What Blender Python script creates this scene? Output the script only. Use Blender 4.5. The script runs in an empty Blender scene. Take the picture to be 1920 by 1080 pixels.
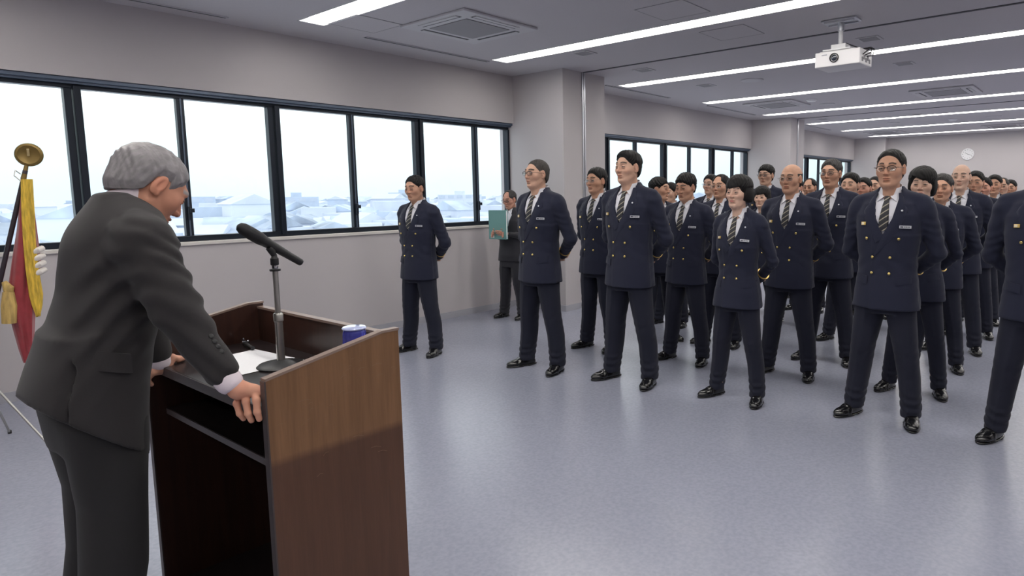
import bpy, bmesh, math, random
import numpy as np
from mathutils import Vector, Matrix

SC = bpy.context.scene
COL = SC.collection

# ---------------------------------------------------------------- camera
CAM_H = 1.45
F_PX, CX, CY = 1233.54, 1117.3, 507.7
YAW, PITCH, ROLL = 0.6744, -0.1158, -0.0103
cam_d = bpy.data.cameras.new('camera')
cam = bpy.data.objects.new('camera', cam_d)
COL.objects.link(cam)
_F = Vector((math.cos(YAW)*math.cos(PITCH), math.sin(YAW)*math.cos(PITCH), math.sin(PITCH)))
_R0 = Vector((math.sin(YAW), -math.cos(YAW), 0))
_U0 = _R0.cross(_F)
_c, _s = math.cos(ROLL), math.sin(ROLL)
_R = _c*_R0 + _s*_U0
_U = -_s*_R0 + _c*_U0
_m = Matrix((( _R.x, _U.x, -_F.x), (_R.y, _U.y, -_F.y), (_R.z, _U.z, -_F.z))).to_4x4()
_m.translation = Vector((0, 0, CAM_H))
cam.matrix_world = _m
cam_d.sensor_fit = 'HORIZONTAL'
cam_d.sensor_width = 36.0
cam_d.lens = 36.0*F_PX/1920
cam_d.shift_x = (960-CX)/1920
cam_d.shift_y = (CY-540)/1920
cam_d.clip_start = 0.05
cam_d.clip_end = 2000
SC.camera = cam

# ---------------------------------------------------------------- colour management
SC.view_settings.view_transform = 'Standard'
SC.view_settings.look = 'None'
SC.view_settings.gamma = 1
SC.view_settings.exposure = 0.2
SC.view_settings.use_curve_mapping = False
SC.cycles.use_denoising = True
SC.cycles.max_bounces = 8
SC.cycles.diffuse_bounces = 5
SC.cycles.glossy_bounces = 4
SC.cycles.transparent_max_bounces = 16
SC.cycles.sample_clamp_indirect = 6

# ---------------------------------------------------------------- world: bright overcast sky
wd = bpy.data.worlds.new('overcast_sky')
SC.world = wd
wd.use_nodes = True
nt = wd.node_tree
nt.nodes.clear()
_out = nt.nodes.new('ShaderNodeOutputWorld')
_bg = nt.nodes.new('ShaderNodeBackground')
_tc = nt.nodes.new('ShaderNodeTexCoord')
_sep = nt.nodes.new('ShaderNodeSeparateXYZ')
_rp = nt.nodes.new('ShaderNodeValToRGB')
_ns = nt.nodes.new('ShaderNodeTexNoise')
_ns.inputs['Scale'].default_value = 3.0
_ns.inputs['Detail'].default_value = 3.0
_ma = nt.nodes.new('ShaderNodeMath'); _ma.operation = 'MULTIPLY_ADD'
_ma.inputs[1].default_value = 0.10
nt.links.new(_tc.outputs['Generated'], _sep.inputs[0])
nt.links.new(_tc.outputs['Generated'], _ns.inputs['Vector'])
nt.links.new(_ns.outputs['Fac'], _ma.inputs[0])
nt.links.new(_sep.outputs['Z'], _ma.inputs[2])
nt.links.new(_ma.outputs[0], _rp.inputs[0])
_e = _rp.color_ramp.elements
_e[0].position = 0.0; _e[0].color = (0.66, 0.82, 0.92, 1)
_e[1].position = 1.0; _e[1].color = (1.05, 1.08, 1.1, 1)
for _p, _cc in ((0.06, (0.70, 0.87, 0.94, 1)), (0.13, (0.84, 0.98, 1.0, 1)), (0.20, (1.12, 1.15, 1.16, 1))):
    _n = _e.new(_p); _n.color = _cc
nt.links.new(_rp.outputs[0], _bg.inputs[0])
_bg.inputs[1].default_value = 1.3
nt.links.new(_bg.outputs[0], _out.inputs[0])

TUBE_STRENGTH = 12.0      # ceiling fluorescent diffusers (built with the ceiling lights below)

# ---------------------------------------------------------------- small helpers
def srgb(r, g, b):
    def f(c):
        c /= 255.0
        return c/12.92 if c <= 0.04045 else ((c+0.055)/1.055)**2.4
    return (f(r), f(g), f(b), 1)

MATS = {}
def mat(name, col, rough=0.6, metal=0.0, bump=None, noise=None, sheen=0.0, coat=0.0, spec=0.5, emit=None, attr=None, alpha=None):
    """a procedural Principled material; noise=(scale, amount, stretch) varies the colour, bump=(scale, strength)"""
    m = bpy.data.materials.new(name)
    m.use_nodes = True
    t = m.node_tree
    b = t.nodes['Principled BSDF']
    b.inputs['Base Color'].default_value = col
    b.inputs['Roughness'].default_value = rough
    b.inputs['Metallic'].default_value = metal
    b.inputs['Specular IOR Level'].default_value = spec
    if sheen:
        b.inputs['Sheen Weight'].default_value = sheen
        b.inputs['Sheen Roughness'].default_value = 0.5
    if coat:
        b.inputs['Coat Weight'].default_value = coat
    src = None
    if attr:
        a = t.nodes.new('ShaderNodeAttribute'); a.attribute_name = attr
        src = a.outputs['Color']
    tc = t.nodes.new('ShaderNodeTexCoord')
    if noise:
        mp = t.nodes.new('ShaderNodeMapping')
        mp.inputs['Scale'].default_value = noise[2] if len(noise) > 2 else (1, 1, 1)
        mp.inputs['Location'].default_value = (.137, .291, .413)
        t.links.new(tc.outputs['Object'], mp.inputs[0])
        n = t.nodes.new('ShaderNodeTexNoise')
        n.inputs['Scale'].default_value = noise[0]
        n.inputs['Detail'].default_value = 4
        t.links.new(mp.outputs[0], n.inputs['Vector'])
        mr = t.nodes.new('ShaderNodeMapRange')
        mr.inputs['From Min'].default_value = 0.3
        mr.inputs['From Max'].default_value = 0.7
        mr.inputs['To Min'].default_value = 1-noise[1]
        mr.inputs['To Max'].default_value = 1+noise[1]
        t.links.new(n.outputs['Fac'], mr.inputs['Value'])
        mx = t.nodes.new('ShaderNodeMix'); mx.data_type = 'RGBA'; mx.blend_type = 'MULTIPLY'
        mx.inputs[0].default_value = 1
        if src: t.links.new(src, mx.inputs[6])
        else: mx.inputs[6].default_value = col
        t.links.new(mr.outputs[0], mx.inputs[7])
        src = mx.outputs[2]
    if src: t.links.new(src, b.inputs['Base Color'])
    if bump:
        n2 = t.nodes.new('ShaderNodeTexNoise')
        n2.inputs['Scale'].default_value = bump[0]
        n2.inputs['Detail'].default_value = 3
        t.links.new(tc.outputs['Object'], n2.inputs['Vector'])
        bp = t.nodes.new('ShaderNodeBump')
        bp.inputs['Strength'].default_value = bump[1]
        bp.inputs['Distance'].default_value = bump[2] if len(bump) > 2 else 0.002
        t.links.new(n2.outputs['Fac'], bp.inputs['Height'])
        t.links.new(bp.outputs[0], b.inputs['Normal'])
    if emit:
        b.inputs['Emission Color'].default_value = emit[0]
        b.inputs['Emission Strength'].default_value = emit[1]
    MATS[name] = m
    return m

def link(name, me, parent=None, mats=(), smooth=None):
    o = bpy.data.objects.new(name, me)
    COL.objects.link(o)
    if parent is not None: o.parent = parent
    for m in mats: me.materials.append(m)
    if smooth is not None:
        me.polygons.foreach_set('use_smooth', [smooth]*len(me.polygons))
    return o

def tag(o, label=None, cat=None, group=None, kind=None):
    if label: o['label'] = label
    if cat: o['category'] = cat
    if group: o['group'] = group
    if kind: o['kind'] = kind
    return o

def empty(name, loc=(0, 0, 0), rz=0.0, parent=None):
    o = bpy.data.objects.new(name, None)
    COL.objects.link(o)
    o.location = loc
    o.rotation_euler = (0, 0, rz)
    o.empty_display_size = 0.1
    if parent: o.parent = parent
    return o

class MB:
    """collects shapes, then links them as ONE mesh object"""
    def __init__(s):
        s.v = []; s.f = []; s.fm = []; s.sm = []
    def add(s, vs, fs, mi=0, smooth=False):
        k = len(s.v)
        s.v += [tuple(v) for v in vs]
        s.f += [tuple(i+k for i in f) for f in fs]
        s.fm += [mi]*len(fs); s.sm += [smooth]*len(fs)
        return s
    def box(s, x0, x1, y0, y1, z0, z1, mi=0, bev=0.0, M=None):
        if bev > 0:
            bm = bmesh.new()
            bmesh.ops.create_cube(bm, size=1)
            for v in bm.verts:
                v.co = Vector(((x0+x1)/2+v.co.x*(x1-x0), (y0+y1)/2+v.co.y*(y1-y0), (z0+z1)/2+v.co.z*(z1-z0)))
            bmesh.ops.bevel(bm, geom=bm.edges[:], offset=bev, segments=2, affect='EDGES', profile=0.5)
            bm.verts.index_update()
            vs = [v.co.copy() for v in bm.verts]; fs = [[v.index for v in f.verts] for f in bm.faces]
            bm.free()
        else:
            vs = [Vector((x, y, z)) for x in (x0, x1) for y in (y0, y1) for z in (z0, z1)]
            fs = [(0, 1, 3, 2), (4, 6, 7, 5), (0, 4, 5, 1), (2, 3, 7, 6), (0, 2, 6, 4), (1, 5, 7, 3)]
        if M is not None: vs = [M @ v for v in vs]
        return s.add(vs, fs, mi)
    def prism(s, pts, lo, hi, axis='y', mi=0, M=None):
        """pts: 2D outline; extruded from lo to hi along axis"""
        n = len(pts)
        def mk(p, h):
            if axis == 'y': return Vector((p[0], h, p[1]))
            if axis == 'x': return Vector((h, p[0], p[1]))
            return Vector((p[0], p[1], h))
        vs = [mk(p, lo) for p in pts]+[mk(p, hi) for p in pts]
        if M is not None: vs = [M @ v for v in vs]
        fs = [tuple(range(n)), tuple(range(2*n-1, n-1, -1))]+[(i, i+n, (i+1) % n+n, (i+1) % n) for i in range(n)]
        return s.add(vs, fs, mi)
    def tube(s, pts, rad, n=12, mi=0, cap=True, flat=None):
        """tube along points; rad number or list; flat=(axis vector, factor) squashes"""
        P = [Vector(p) for p in pts]
        m = len(P)
        if not hasattr(rad, '__len__'): rad = [rad]*m
        T = []
        for i in range(m):
            a = P[max(i-1, 0)]; b = P[min(i+1, m-1)]
            T.append((b-a).normalized())
        up = Vector((0, 0, 1)) if abs(T[0].z) < 0.9 else Vector((1, 0, 0))
        u = T[0].cross(up).normalized()
        vs = []
        for i in range(m):
            u = (u-T[i]*u.dot(T[i])).normalized()
            w = T[i].cross(u)
            for k in range(n):
                a = 2*math.pi*k/n
                d = u*math.cos(a)+w*math.sin(a)
                if flat: d = d-flat[0]*(d.dot(flat[0]))*(1-flat[1])
                vs.append(P[i]+d*rad[i])
        fs = [(i*n+k, i*n+(k+1) % n, (i+1)*n+(k+1) % n, (i+1)*n+k) for i in range(m-1) for k in range(n)]
        if cap: fs += [tuple(range(n-1, -1, -1)), tuple((m-1)*n+k for k in range(n))]
        return s.add(vs, fs, mi, True)
    def lathe(s, prof, n=24, M=None, mi=0, smooth=True):
        """prof: (radius, z) pairs about local z"""
        vs = []
        for r, z in prof:
            for k in range(n):
                a = 2*math.pi*k/n
                vs.append(Vector((r*math.cos(a), r*math.sin(a), z)))
        if M is not None: vs = [M @ v for v in vs]
        m = len(prof)
        fs = [(i*n+k, i*n+(k+1) % n, (i+1)*n+(k+1) % n, (i+1)*n+k) for i in range(m-1) for k in range(n)]
        fs += [tuple(range(n-1, -1, -1)), tuple((m-1)*n+k for k in range(n))]
        return s.add(vs, fs, mi, smooth)
    def build(s, name, mats, parent=None, sharp=40):
        me = bpy.data.meshes.new(name)
        me.from_pydata([tuple(v) for v in s.v], [], s.f)
        if not isinstance(mats, (list, tuple)): mats = [mats]
        for m in mats: me.materials.append(m)
        me.polygons.foreach_set('material_index', s.fm)
        bm = bmesh.new(); bm.from_mesh(me)
        bmesh.ops.recalc_face_normals(bm, faces=bm.faces[:])
        bm.to_mesh(me); bm.free()
        me.polygons.foreach_set('use_smooth', s.sm)
        if any(s.sm): me.set_sharp_from_angle(angle=math.radians(sharp))
        me.update()
        o = bpy.data.objects.new(name, me)
        COL.objects.link(o)
        if parent is not None: o.parent = parent
        return o

def axis_matrix(p, d, up=(0, 0, 1)):
    """matrix whose local z points along d, placed at p"""
    z = Vector(d).normalized(); up = Vector(up)
    if abs(z.dot(up)) > 0.98: up = Vector((1, 0, 0))
    x = up.cross(z).normalized(); y = z.cross(x)
    m = Matrix(((x.x, y.x, z.x), (x.y, y.y, z.y), (x.z, y.z, z.z))).to_4x4()
    m.translation = Vector(p)
    return m
# ================================================================ the room
H = 2.955
YW = 6.204            # window wall plane
YC = 5.355            # face of the columns
XB = 20.10            # back wall
YR = -4.6             # wall opposite the windows (behind the frame)
XR = -3.4             # wall behind the camera
Z_SILL, Z_HEAD = 1.074, 2.365
COLS = [(-0.85, -0.054), (6.095, 6.913), (13.06, 13.782), (19.828, XB)]

m_wall = mat('warm_white_wall_paint', srgb(188, 183, 185), 0.75, noise=(2.0, 0.012), bump=(260, 0.06, 0.001))
m_ceil = mat('pale_grey_ceiling_board', srgb(196, 192, 196), 0.9, noise=(90, 0.03), bump=(300, 0.25, 0.001))
m_base = mat('grey_vinyl_skirting', srgb(168, 168, 176), 0.5)
m_sill = mat('cream_window_ledge', srgb(214, 209, 204), 0.45)
m_frame = mat('black_aluminium', srgb(26, 34, 46), 0.38, 0.35)
m_frame2 = mat('blue_grey_aluminium', srgb(92, 104, 122), 0.35, 0.3)
m_alu = mat('satin_aluminium', srgb(196, 198, 204), 0.3, 0.9)
m_dark = mat('dark_gap', srgb(84, 84, 90), 0.8)
m_white = mat('white_enamel', srgb(232, 232, 234), 0.4)
m_vent = mat('off_white_vent_plastic', srgb(196, 194, 198), 0.55)
m_ventd = mat('grey_vent_grille', srgb(150, 148, 152), 0.7, noise=(300, 0.1))

# floor: grey-blue speckled vinyl with a soft polish
m_floor = bpy.data.materials.new('grey_blue_vinyl_floor'); m_floor.use_nodes = True
t = m_floor.node_tree; b = t.nodes['Principled BSDF']
tc = t.nodes.new('ShaderNodeTexCoord')
n1 = t.nodes.new('ShaderNodeTexNoise'); n1.inputs['Scale'].default_value = 55; n1.inputs['Detail'].default_value = 5
n2 = t.nodes.new('ShaderNodeTexNoise'); n2.inputs['Scale'].default_value = 1.3; n2.inputs['Detail'].default_value = 3
mp = t.nodes.new('ShaderNodeMapping'); mp.inputs['Location'].default_value = (.137, .291, .413)
t.links.new(tc.outputs['Object'], mp.inputs[0])
t.links.new(mp.outputs[0], n1.inputs['Vector']); t.links.new(mp.outputs[0], n2.inputs['Vector'])
r1 = t.nodes.new('ShaderNodeValToRGB')
r1.color_ramp.elements[0].position = 0.35; r1.color_ramp.elements[0].color = srgb(145, 148, 164)
r1.color_ramp.elements[1].position = 0.65; r1.color_ramp.elements[1].color = srgb(154, 157, 174)
t.links.new(n1.outputs['Fac'], r1.inputs[0])
mx = t.nodes.new('ShaderNodeMix'); mx.data_type = 'RGBA'; mx.blend_type = 'MULTIPLY'; mx.inputs[0].default_value = 0.08
t.links.new(r1.outputs[0], mx.inputs[6]); t.links.new(n2.outputs['Fac'], mx.inputs[7])
t.links.new(mx.outputs[2], b.inputs['Base Color'])
mr = t.nodes.new('ShaderNodeMapRange'); mr.inputs['To Min'].default_value = 0.24; mr.inputs['To Max'].default_value = 0.36
b.inputs['Roughness'].default_value = 0.25
bp = t.nodes.new('ShaderNodeBump'); bp.inputs['Strength'].default_value = 0.03; bp.inputs['Distance'].default_value = 0.002
n3 = t.nodes.new('ShaderNodeTexNoise'); n3.inputs['Scale'].default_value = 90
t.links.new(mp.outputs[0], n3.inputs['Vector']); t.links.new(n3.outputs['Fac'], bp.inputs['Height'])
t.links.new(bp.outputs[0], b.inputs['Normal'])
b.inputs['Specular IOR Level'].default_value = 0.6

# window glass: clear pane, a little reflection
m_glass = bpy.data.materials.new('clear_window_glass'); m_glass.use_nodes = True
t = m_glass.node_tree; t.nodes.remove(t.nodes['Principled BSDF'])
tr = t.nodes.new('ShaderNodeBsdfTransparent'); tr.inputs[0].default_value = (0.96, 0.985, 0.99, 1)
gl = t.nodes.new('ShaderNodeBsdfGlossy'); gl.inputs['Roughness'].default_value = 0.02
lw_ = t.nodes.new('ShaderNodeLayerWeight'); lw_.inputs['Blend'].default_value = 0.5
pw = t.nodes.new('ShaderNodeMath'); pw.operation = 'POWER'; pw.inputs[1].default_value = 5.0
t.links.new(lw_.outputs['Facing'], pw.inputs[0])
fr = t.nodes.new('ShaderNodeMath'); fr.operation = 'MULTIPLY_ADD'; fr.inputs[1].default_value = 0.9; fr.inputs[2].default_value = 0.02
t.links.new(pw.outputs[0], fr.inputs[0])
ms = t.nodes.new('ShaderNodeMixShader')
t.links.new(fr.outputs[0], ms.inputs[0]); t.links.new(tr.outputs[0], ms.inputs[1]); t.links.new(gl.outputs[0], ms.inputs[2])
t.links.new(ms.outputs[0], t.nodes['Material Output'].inputs['Surface'])

m_tube = mat('lit_fluorescent_diffuser', srgb(255, 252, 245), 0.5, emit=((1.0, 0.965, 0.90, 1), TUBE_STRENGTH))

def struct(mb, name, mats): return tag(mb.build(name, mats), kind='structure')

struct(MB().box(XR, XB+.3, YR, YW+.3, -0.12, 0), 'floor', m_floor)

# ceiling slab: with the long recesses of the light rows left open
LX = [0.66-2.31, 0.66, 2.979, 5.194, 7.55, 9.893, 12.245, 14.546, 16.788, 19.044]
LW = 0.247
YL0, YL1 = 5.625, -4.3
mb = MB()
xs = [XR]
for x in LX: xs += [x, x+LW]
xs.append(XB+.3)
for i in range(0, len(xs), 2): mb.box(xs[i], xs[i+1], YR, YW+.3, H, H+.12)
for x in LX:
    mb.box(x, x+LW, YL0, YW+.3, H, H+.12); mb.box(x, x+LW, YR, YL1, H, H+.12)
    mb.box(x-.01, x+LW+.01, YL1, YL0, H+.10, H+.13)
struct(mb, 'ceiling', m_ceil)

# window wall with three openings
mb = MB()
TH = 0.26
mb.box(XR, XB, YW, YW+TH, 0, Z_SILL)
mb.box(XR, XB, YW, YW+TH, Z_HEAD, H)
mb.box(XR, COLS[0][1], YW, YW+TH, Z_SILL, Z_HEAD)
for a, c in COLS[1:]: mb.box(a, c, YW, YW+TH, Z_SILL, Z_HEAD)
struct(mb, 'wall_left', m_wall)
struct(MB().box(XB, XB+.2, YR, YW+TH, 0, H), 'wall_back', m_wall)
struct(MB().box(XR, XB, YR-.2, YR, 0, H), 'wall_right', m_wall)
struct(MB().box(XR-.2, XR, YR, YW+TH, 0, H), 'wall_front', m_wall)
for i, (a, c) in enumerate(COLS):
    o = struct(MB().box(a, c, YC, YW, 0, H), 'column', m_wall)
# skirting
mb = MB(); BH = 0.075
for i in range(4):
    a = COLS[i-1][1] if i else XR
    c = COLS[i][0]
    mb.box(a, c, YW-.012, YW, 0, BH)
for a, c in COLS:
    mb.box(a-.012, c+.012, YC-.012, YC, 0, BH)
    mb.box(a-.012, a, YC, YW, 0, BH)
    if c < XB: mb.box(c, c+.012, YC, YW, 0, BH)
struct(mb, 'baseboard_left', m_base)
struct(MB().box(XB-.012, XB, YR, YC-.012, 0, BH), 'baseboard_back', m_base)
# window ledges
for i, (a, c) in enumerate(((COLS[0][1], COLS[1][0]), (COLS[1][1], COLS[2][0]), (COLS[2][1], COLS[3][0]))):
    struct(MB().box(a, c, YW-.022, YW+.10, Z_SILL-.022, Z_SILL+.006, bev=.004), 'trim_%d' % (i+1), m_sill)

# windows: dark aluminium frames with sliding sashes
YF = YW+.085
BAYS = [(COLS[0][1], COLS[1][0], [0.02, 0.74, 1.525, 2.262, 3.045, 3.852, 4.682, 5.53], {1.525, 3.045, 4.682, 0.02}),
        (COLS[1][1], COLS[2][0], [7.4, 8.17, 8.96, 9.82, 10.69, 11.54, 12.41], {8.17, 9.82, 11.54}),
        (COLS[2][1], COLS[3][0], [14.6, 15.5, 16.45, 17.3, 18.15, 19.05], {14.6, 16.45, 18.15})]
ZG0, ZG1 = Z_SILL+.055, Z_HEAD-.075
for bi, (a, c, ms_, thick) in enumerate(BAYS):
    w = tag(empty('window_%d' % (bi+1), ((a+c)/2, YF, Z_SILL)), kind='structure')
    inv = Matrix.Translation(-Vector(w.location))
    def put(mb, name, m):
        mb.v = [tuple(inv @ Vector(v)) for v in mb.v]
        return mb.build(name, m, w)
    fr_ = MB()
    fr_.box(a, c, YF, YF+.09, Z_SILL+.006, ZG0, mi=0, bev=.004)
    fr_.box(a, c, YF+.01, YF+.09, ZG1, Z_HEAD-.028, mi=0, bev=.004)
    fr_.box(a, a+.03, YF, YF+.09, ZG0, ZG1); fr_.box(c-.03, c, YF, YF+.09, ZG0, ZG1)
    put(fr_, 'frame', m_frame)
    put(MB().box(a, c, YW+.02, YF+.05, Z_HEAD-.028, Z_HEAD-.002, bev=.003).box(a, c, YW+.05, YF+.0, Z_HEAD-.045, Z_HEAD-.028), 'blind_rail', m_frame2)
    for x in ms_:
        if x in thick:
            mb = MB().box(x-.052, x-.004, YF, YF+.07, ZG0, ZG1, bev=.004).box(x+.004, x+.052, YF-.02, YF+.055, ZG0-.03, ZG1+.02, bev=.005)
        else:
            mb = MB().box(x-.030, x+.030, YF+.005, YF+.06, ZG0, ZG1, bev=.004).box(x-.006, x+.006, YF-.002, YF+.006, ZG0, ZG1, mi=1)
        mu = put(mb, 'mullion', [m_frame, m_frame2])
        if x not in thick:
            l = MB().box(x-.012, x+.012, YF-.03, YF+.004, ZG0+.14, ZG0+.25, bev=.004).box(x-.006, x+.03, YF-.045, YF-.028, ZG0+.2, ZG0+.235, bev=.003)
            l.v = [tuple(inv @ Vector(v)) for v in l.v]
            l.build('latch', m_frame, mu)
    e = [a+.03]+ms_+[c-.03]
    for k in range(len(e)-1):
        put(MB().box(e[k], e[k+1], YF+.035, YF+.041, ZG0-.01, ZG1+.01), 'pane', m_glass)

# movable-partition rails: a groove across the ceiling, a channel down each column
for i, x in enumerate((6.48, 13.42)):
    o = struct(MB().box(x-.018, x+.018, YR, YC, H-.006, H+.004), 'trim_%d' % (4+2*i), m_dark)
    o = struct(MB().box(x-.03, x-.006, YC-.012, YC, BH, H).box(x+.006, x+.03, YC-.012, YC, BH, H).box(x-.006, x+.006, YC-.004, YC, BH, H, mi=1), 'trim_%d' % (5+2*i), [m_alu, m_dark])

# slots of the air line in the ceiling beside the windows, hatches
def place(x): return x
for k, (x0, x1) in enumerate(((1.75, 2.55), (3.70, 5.23), (7.42, 9.05), (10.3, 12.15), (14.6, 16.4))):
    o = MB().box(-(x1-x0)/2, (x1-x0)/2, -.016, .016, -.004, .004, mi=0).box(-(x1-x0)/2-.012, (x1-x0)/2+.012, -.024, -.016, -.006, .002, mi=1).box(-(x1-x0)/2-.012, (x1-x0)/2+.012, .016, .024, -.006, .002, mi=1).build('slot_diffuser', [m_dark, m_vent])
    o.location = ((x0+x1)/2, 5.72 if k else 5.98, H-.003)
    tag(o, ['slot air diffuser in the ceiling at the far left, above the speaker\'s back', 'slot air diffuser in the ceiling between the two nearest light rows at the windows',
            'slot air diffuser in the ceiling just past the first column', 'slot air diffuser in the ceiling just before the second column', 'short slot air diffuser past the second column'][k], 'air vent', 'slot diffusers along the window wall')
for k, (x, y, w, d) in enumerate(((3.43, 5.3, .45, .45), (4.83, 3.02, .45, .45), (5.85, 3.0, .45, .45))):
    g = MB()
    for s_ in (-1, 1):
        g.box(-w/2, w/2, s_*d/2-.003, s_*d/2+.003, -.002, .001); g.box(s_*w/2-.003, s_*w/2+.003, -d/2, d/2, -.002, .001)
    g.box(-w/2+.003, w/2-.003, -d/2+.003, d/2-.003, -.001, .002, mi=1)
    o = g.build('ceiling_hatch', [m_ventd, m_ceil]); o.location = (x, y, H-.0015)
    tag(o, ['square access hatch in the ceiling left of the nearest cassette air conditioner', 'square access hatch in the ceiling above the long light near the top edge',
            'faint square access hatch in the ceiling between the long light and the projector'][k], 'ceiling hatch', 'ceiling access hatches')

# rows of ceiling lights
LROW = ['outermost light row behind the camera', 'light row above the camera', 'nearest long ceiling light, cut by the top edge above the speaker', 'long ceiling light running over the window column to the top edge',
        'long ceiling light that starts above the first column and passes behind the projector', 'fourth long ceiling light, just beyond the projector', 'fifth long ceiling light, starting before the second column',
        'sixth long ceiling light, starting just past the second column', 'seventh long ceiling light, next to last before the back wall', 'farthest long ceiling light, next to the back wall']
for k, x in enumerate(LX):
    o = tag(empty('ceiling_light', (x+LW/2, YL0, H)), LROW[k], 'ceiling light', 'rows of ceiling lights')
    L = YL0-YL1
    h = MB()
    h.box(-LW/2, LW/2, -L, 0, .035, .045)
    h.box(-LW/2, -LW/2+.012, -L, 0, -.004, .045); h.box(LW/2-.012, LW/2, -L, 0, -.004, .045)
    h.box(-LW/2, LW/2, -.012, 0, -.004, .045); h.box(-LW/2, LW/2, -L, -L+.012, -.004, .045)
    h.build('trough', m_white, o)
    y = -.10
    n = int((L-.2)/1.24)
    for j in range(n):
        prof = []
        seg = 8
        y0, y1 = y-j*1.24, y-j*1.24-1.225
        pts = [(.098*math.cos(math.pi+math.pi*q/seg), .036+.036*math.sin(math.pi+math.pi*q/seg)) for q in range(seg+1)]
        MB().prism(pts, y1, y0, 'y').build('diffuser', m_tube, o)

# cassette air conditioners
def cassette(x, y, s, label):
    o = tag(empty('air_conditioner', (x, y, H)), label, 'air conditioner', 'ceiling cassette air conditioners')
    p = MB()
    p.box(-s/2, s/2, -s/2, s/2, -.022, -.001, bev=.006)
    p.build('panel', m_vent, o)
    g = MB().box(-s*.29, s*.29, -s*.29, s*.29, -.027, -.021)
    g.build('intake_grille', m_ventd, o)
    for k in range(4):
        M = Matrix.Rotation(k*math.pi/2, 4, 'Z')
        MB().box(-s*.30, s*.30, s*.36, s*.43, -.0235, -.0215, M=M).build('air_slot', m_dark, o)
        MB().box(-s*.29, s*.29, s*.385, s*.435, -.027, -.0236, M=M).build('louvre', m_vent, o)
cassette(4.08, 4.68, .86, 'square cassette air conditioner in the ceiling nearest the camera, between the first two light rows')
cassette(10.95, 4.75, .86, 'square cassette air conditioner in the ceiling before the second column')
cassette(11.35, 2.22, .86, 'square cassette air conditioner in the ceiling at the right, below the projector')
cassette(18.1, 4.9, .86, 'far cassette air conditioner in the ceiling near the back wall, nearer the windows')
cassette(18.3, 2.3, .86, 'far cassette air conditioner in the ceiling near the back wall, at the right')

# small vents, smoke detectors, ceiling speakers
def sqvent(x, y, lab, w=.21):
    o = MB().box(-w/2, w/2, -w/2, w/2, -.008, .0, bev=.002).box(-w*.38, w*.38, -w*.38, w*.38, -.0105, -.0075, mi=1).build('ceiling_vent', [m_vent, m_ventd])
    o.location = (x, y, H)
    tag(o, lab, 'ceiling vent', 'small square ceiling vents')
for a in ((5.61, 4.62, 'small square vent in the ceiling above the first column'), (6.85, 4.69, 'small square vent in the ceiling left of the third light row'),
          (8.4, 4.69, 'small square vent in the ceiling left of the fourth light row'), (8.58, 2.14, 'small square vent in the ceiling lower right of the projector'),
          (6.97, 2.07, 'small square vent in the ceiling right beside the projector mount'), (14.4, 3.3, 'small square vent in the ceiling past the partition groove, far middle'),
          (13.9, 5.0, 'small square vent in the ceiling near the second column')): sqvent(*a)
def disc(x, y, r, name, lab, cat, d=.03):
    o = MB().lathe([(r, 0), (r, -.006), (r*.9, -.012), (r*.7, -d), (0.001, -d-.004)], 24).build(name, m_vent if name != 'smoke_detector' else m_white)
    o.location = (x, y, H)
    tag(o, lab, cat)
disc(8.43, 4.01, .15, 'ceiling_speaker', 'round speaker plate in the ceiling between the third and fourth light rows', 'ceiling speaker', .014)
disc(10.87, 4.11, .09, 'smoke_detector', 'smoke detector right of the cassette unit before the second column', 'smoke detector')
disc(11.57, 4.11, .13, 'ceiling_speaker', 'round speaker plate in the ceiling beside the far smoke detector', 'ceiling speaker', .012)
disc(15.7, 4.1, .14, 'ceiling_speaker', 'round speaker plate in the ceiling past the second column, nearer the windows', 'ceiling speaker', .012)
disc(15.9, 2.95, .09, 'smoke_detector', 'smoke detector in the ceiling past the partition groove', 'smoke detector')
disc(15.9, 2.2, .14, 'ceiling_speaker', 'round speaker plate in the far ceiling, at the right', 'ceiling speaker', .012)

# wall clock
o = tag(empty('wall_clock', (XB, 3.33, 2.41)), 'round white wall clock high on the back wall', 'clock')
M = axis_matrix((0, 0, 0), (-1, 0, 0))
MB().lathe([(.155, 0.002), (.155, .02), (.148, .034), (.14, .036), (.138, .026), (.001, .026)], 40, M).build('case', m_white, o)
g = MB()
for k in range(12):
    g.box(-.004, .004, .105, .125, .027, .029, M=M @ Matrix.Rotation(k*math.pi/6, 4, 'Z'))
g.build('hour_marks', m_dark, o)
MB().box(-.004, .004, -.015, .07, .029, .031, M=M @ Matrix.Rotation(1.0, 4, 'Z')).build('hour_hand', m_dark, o)
MB().box(-.003, .003, -.02, .105, .031, .033, M=M @ Matrix.Rotation(-1.9, 4, 'Z')).build('minute_hand', m_dark, o)
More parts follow.
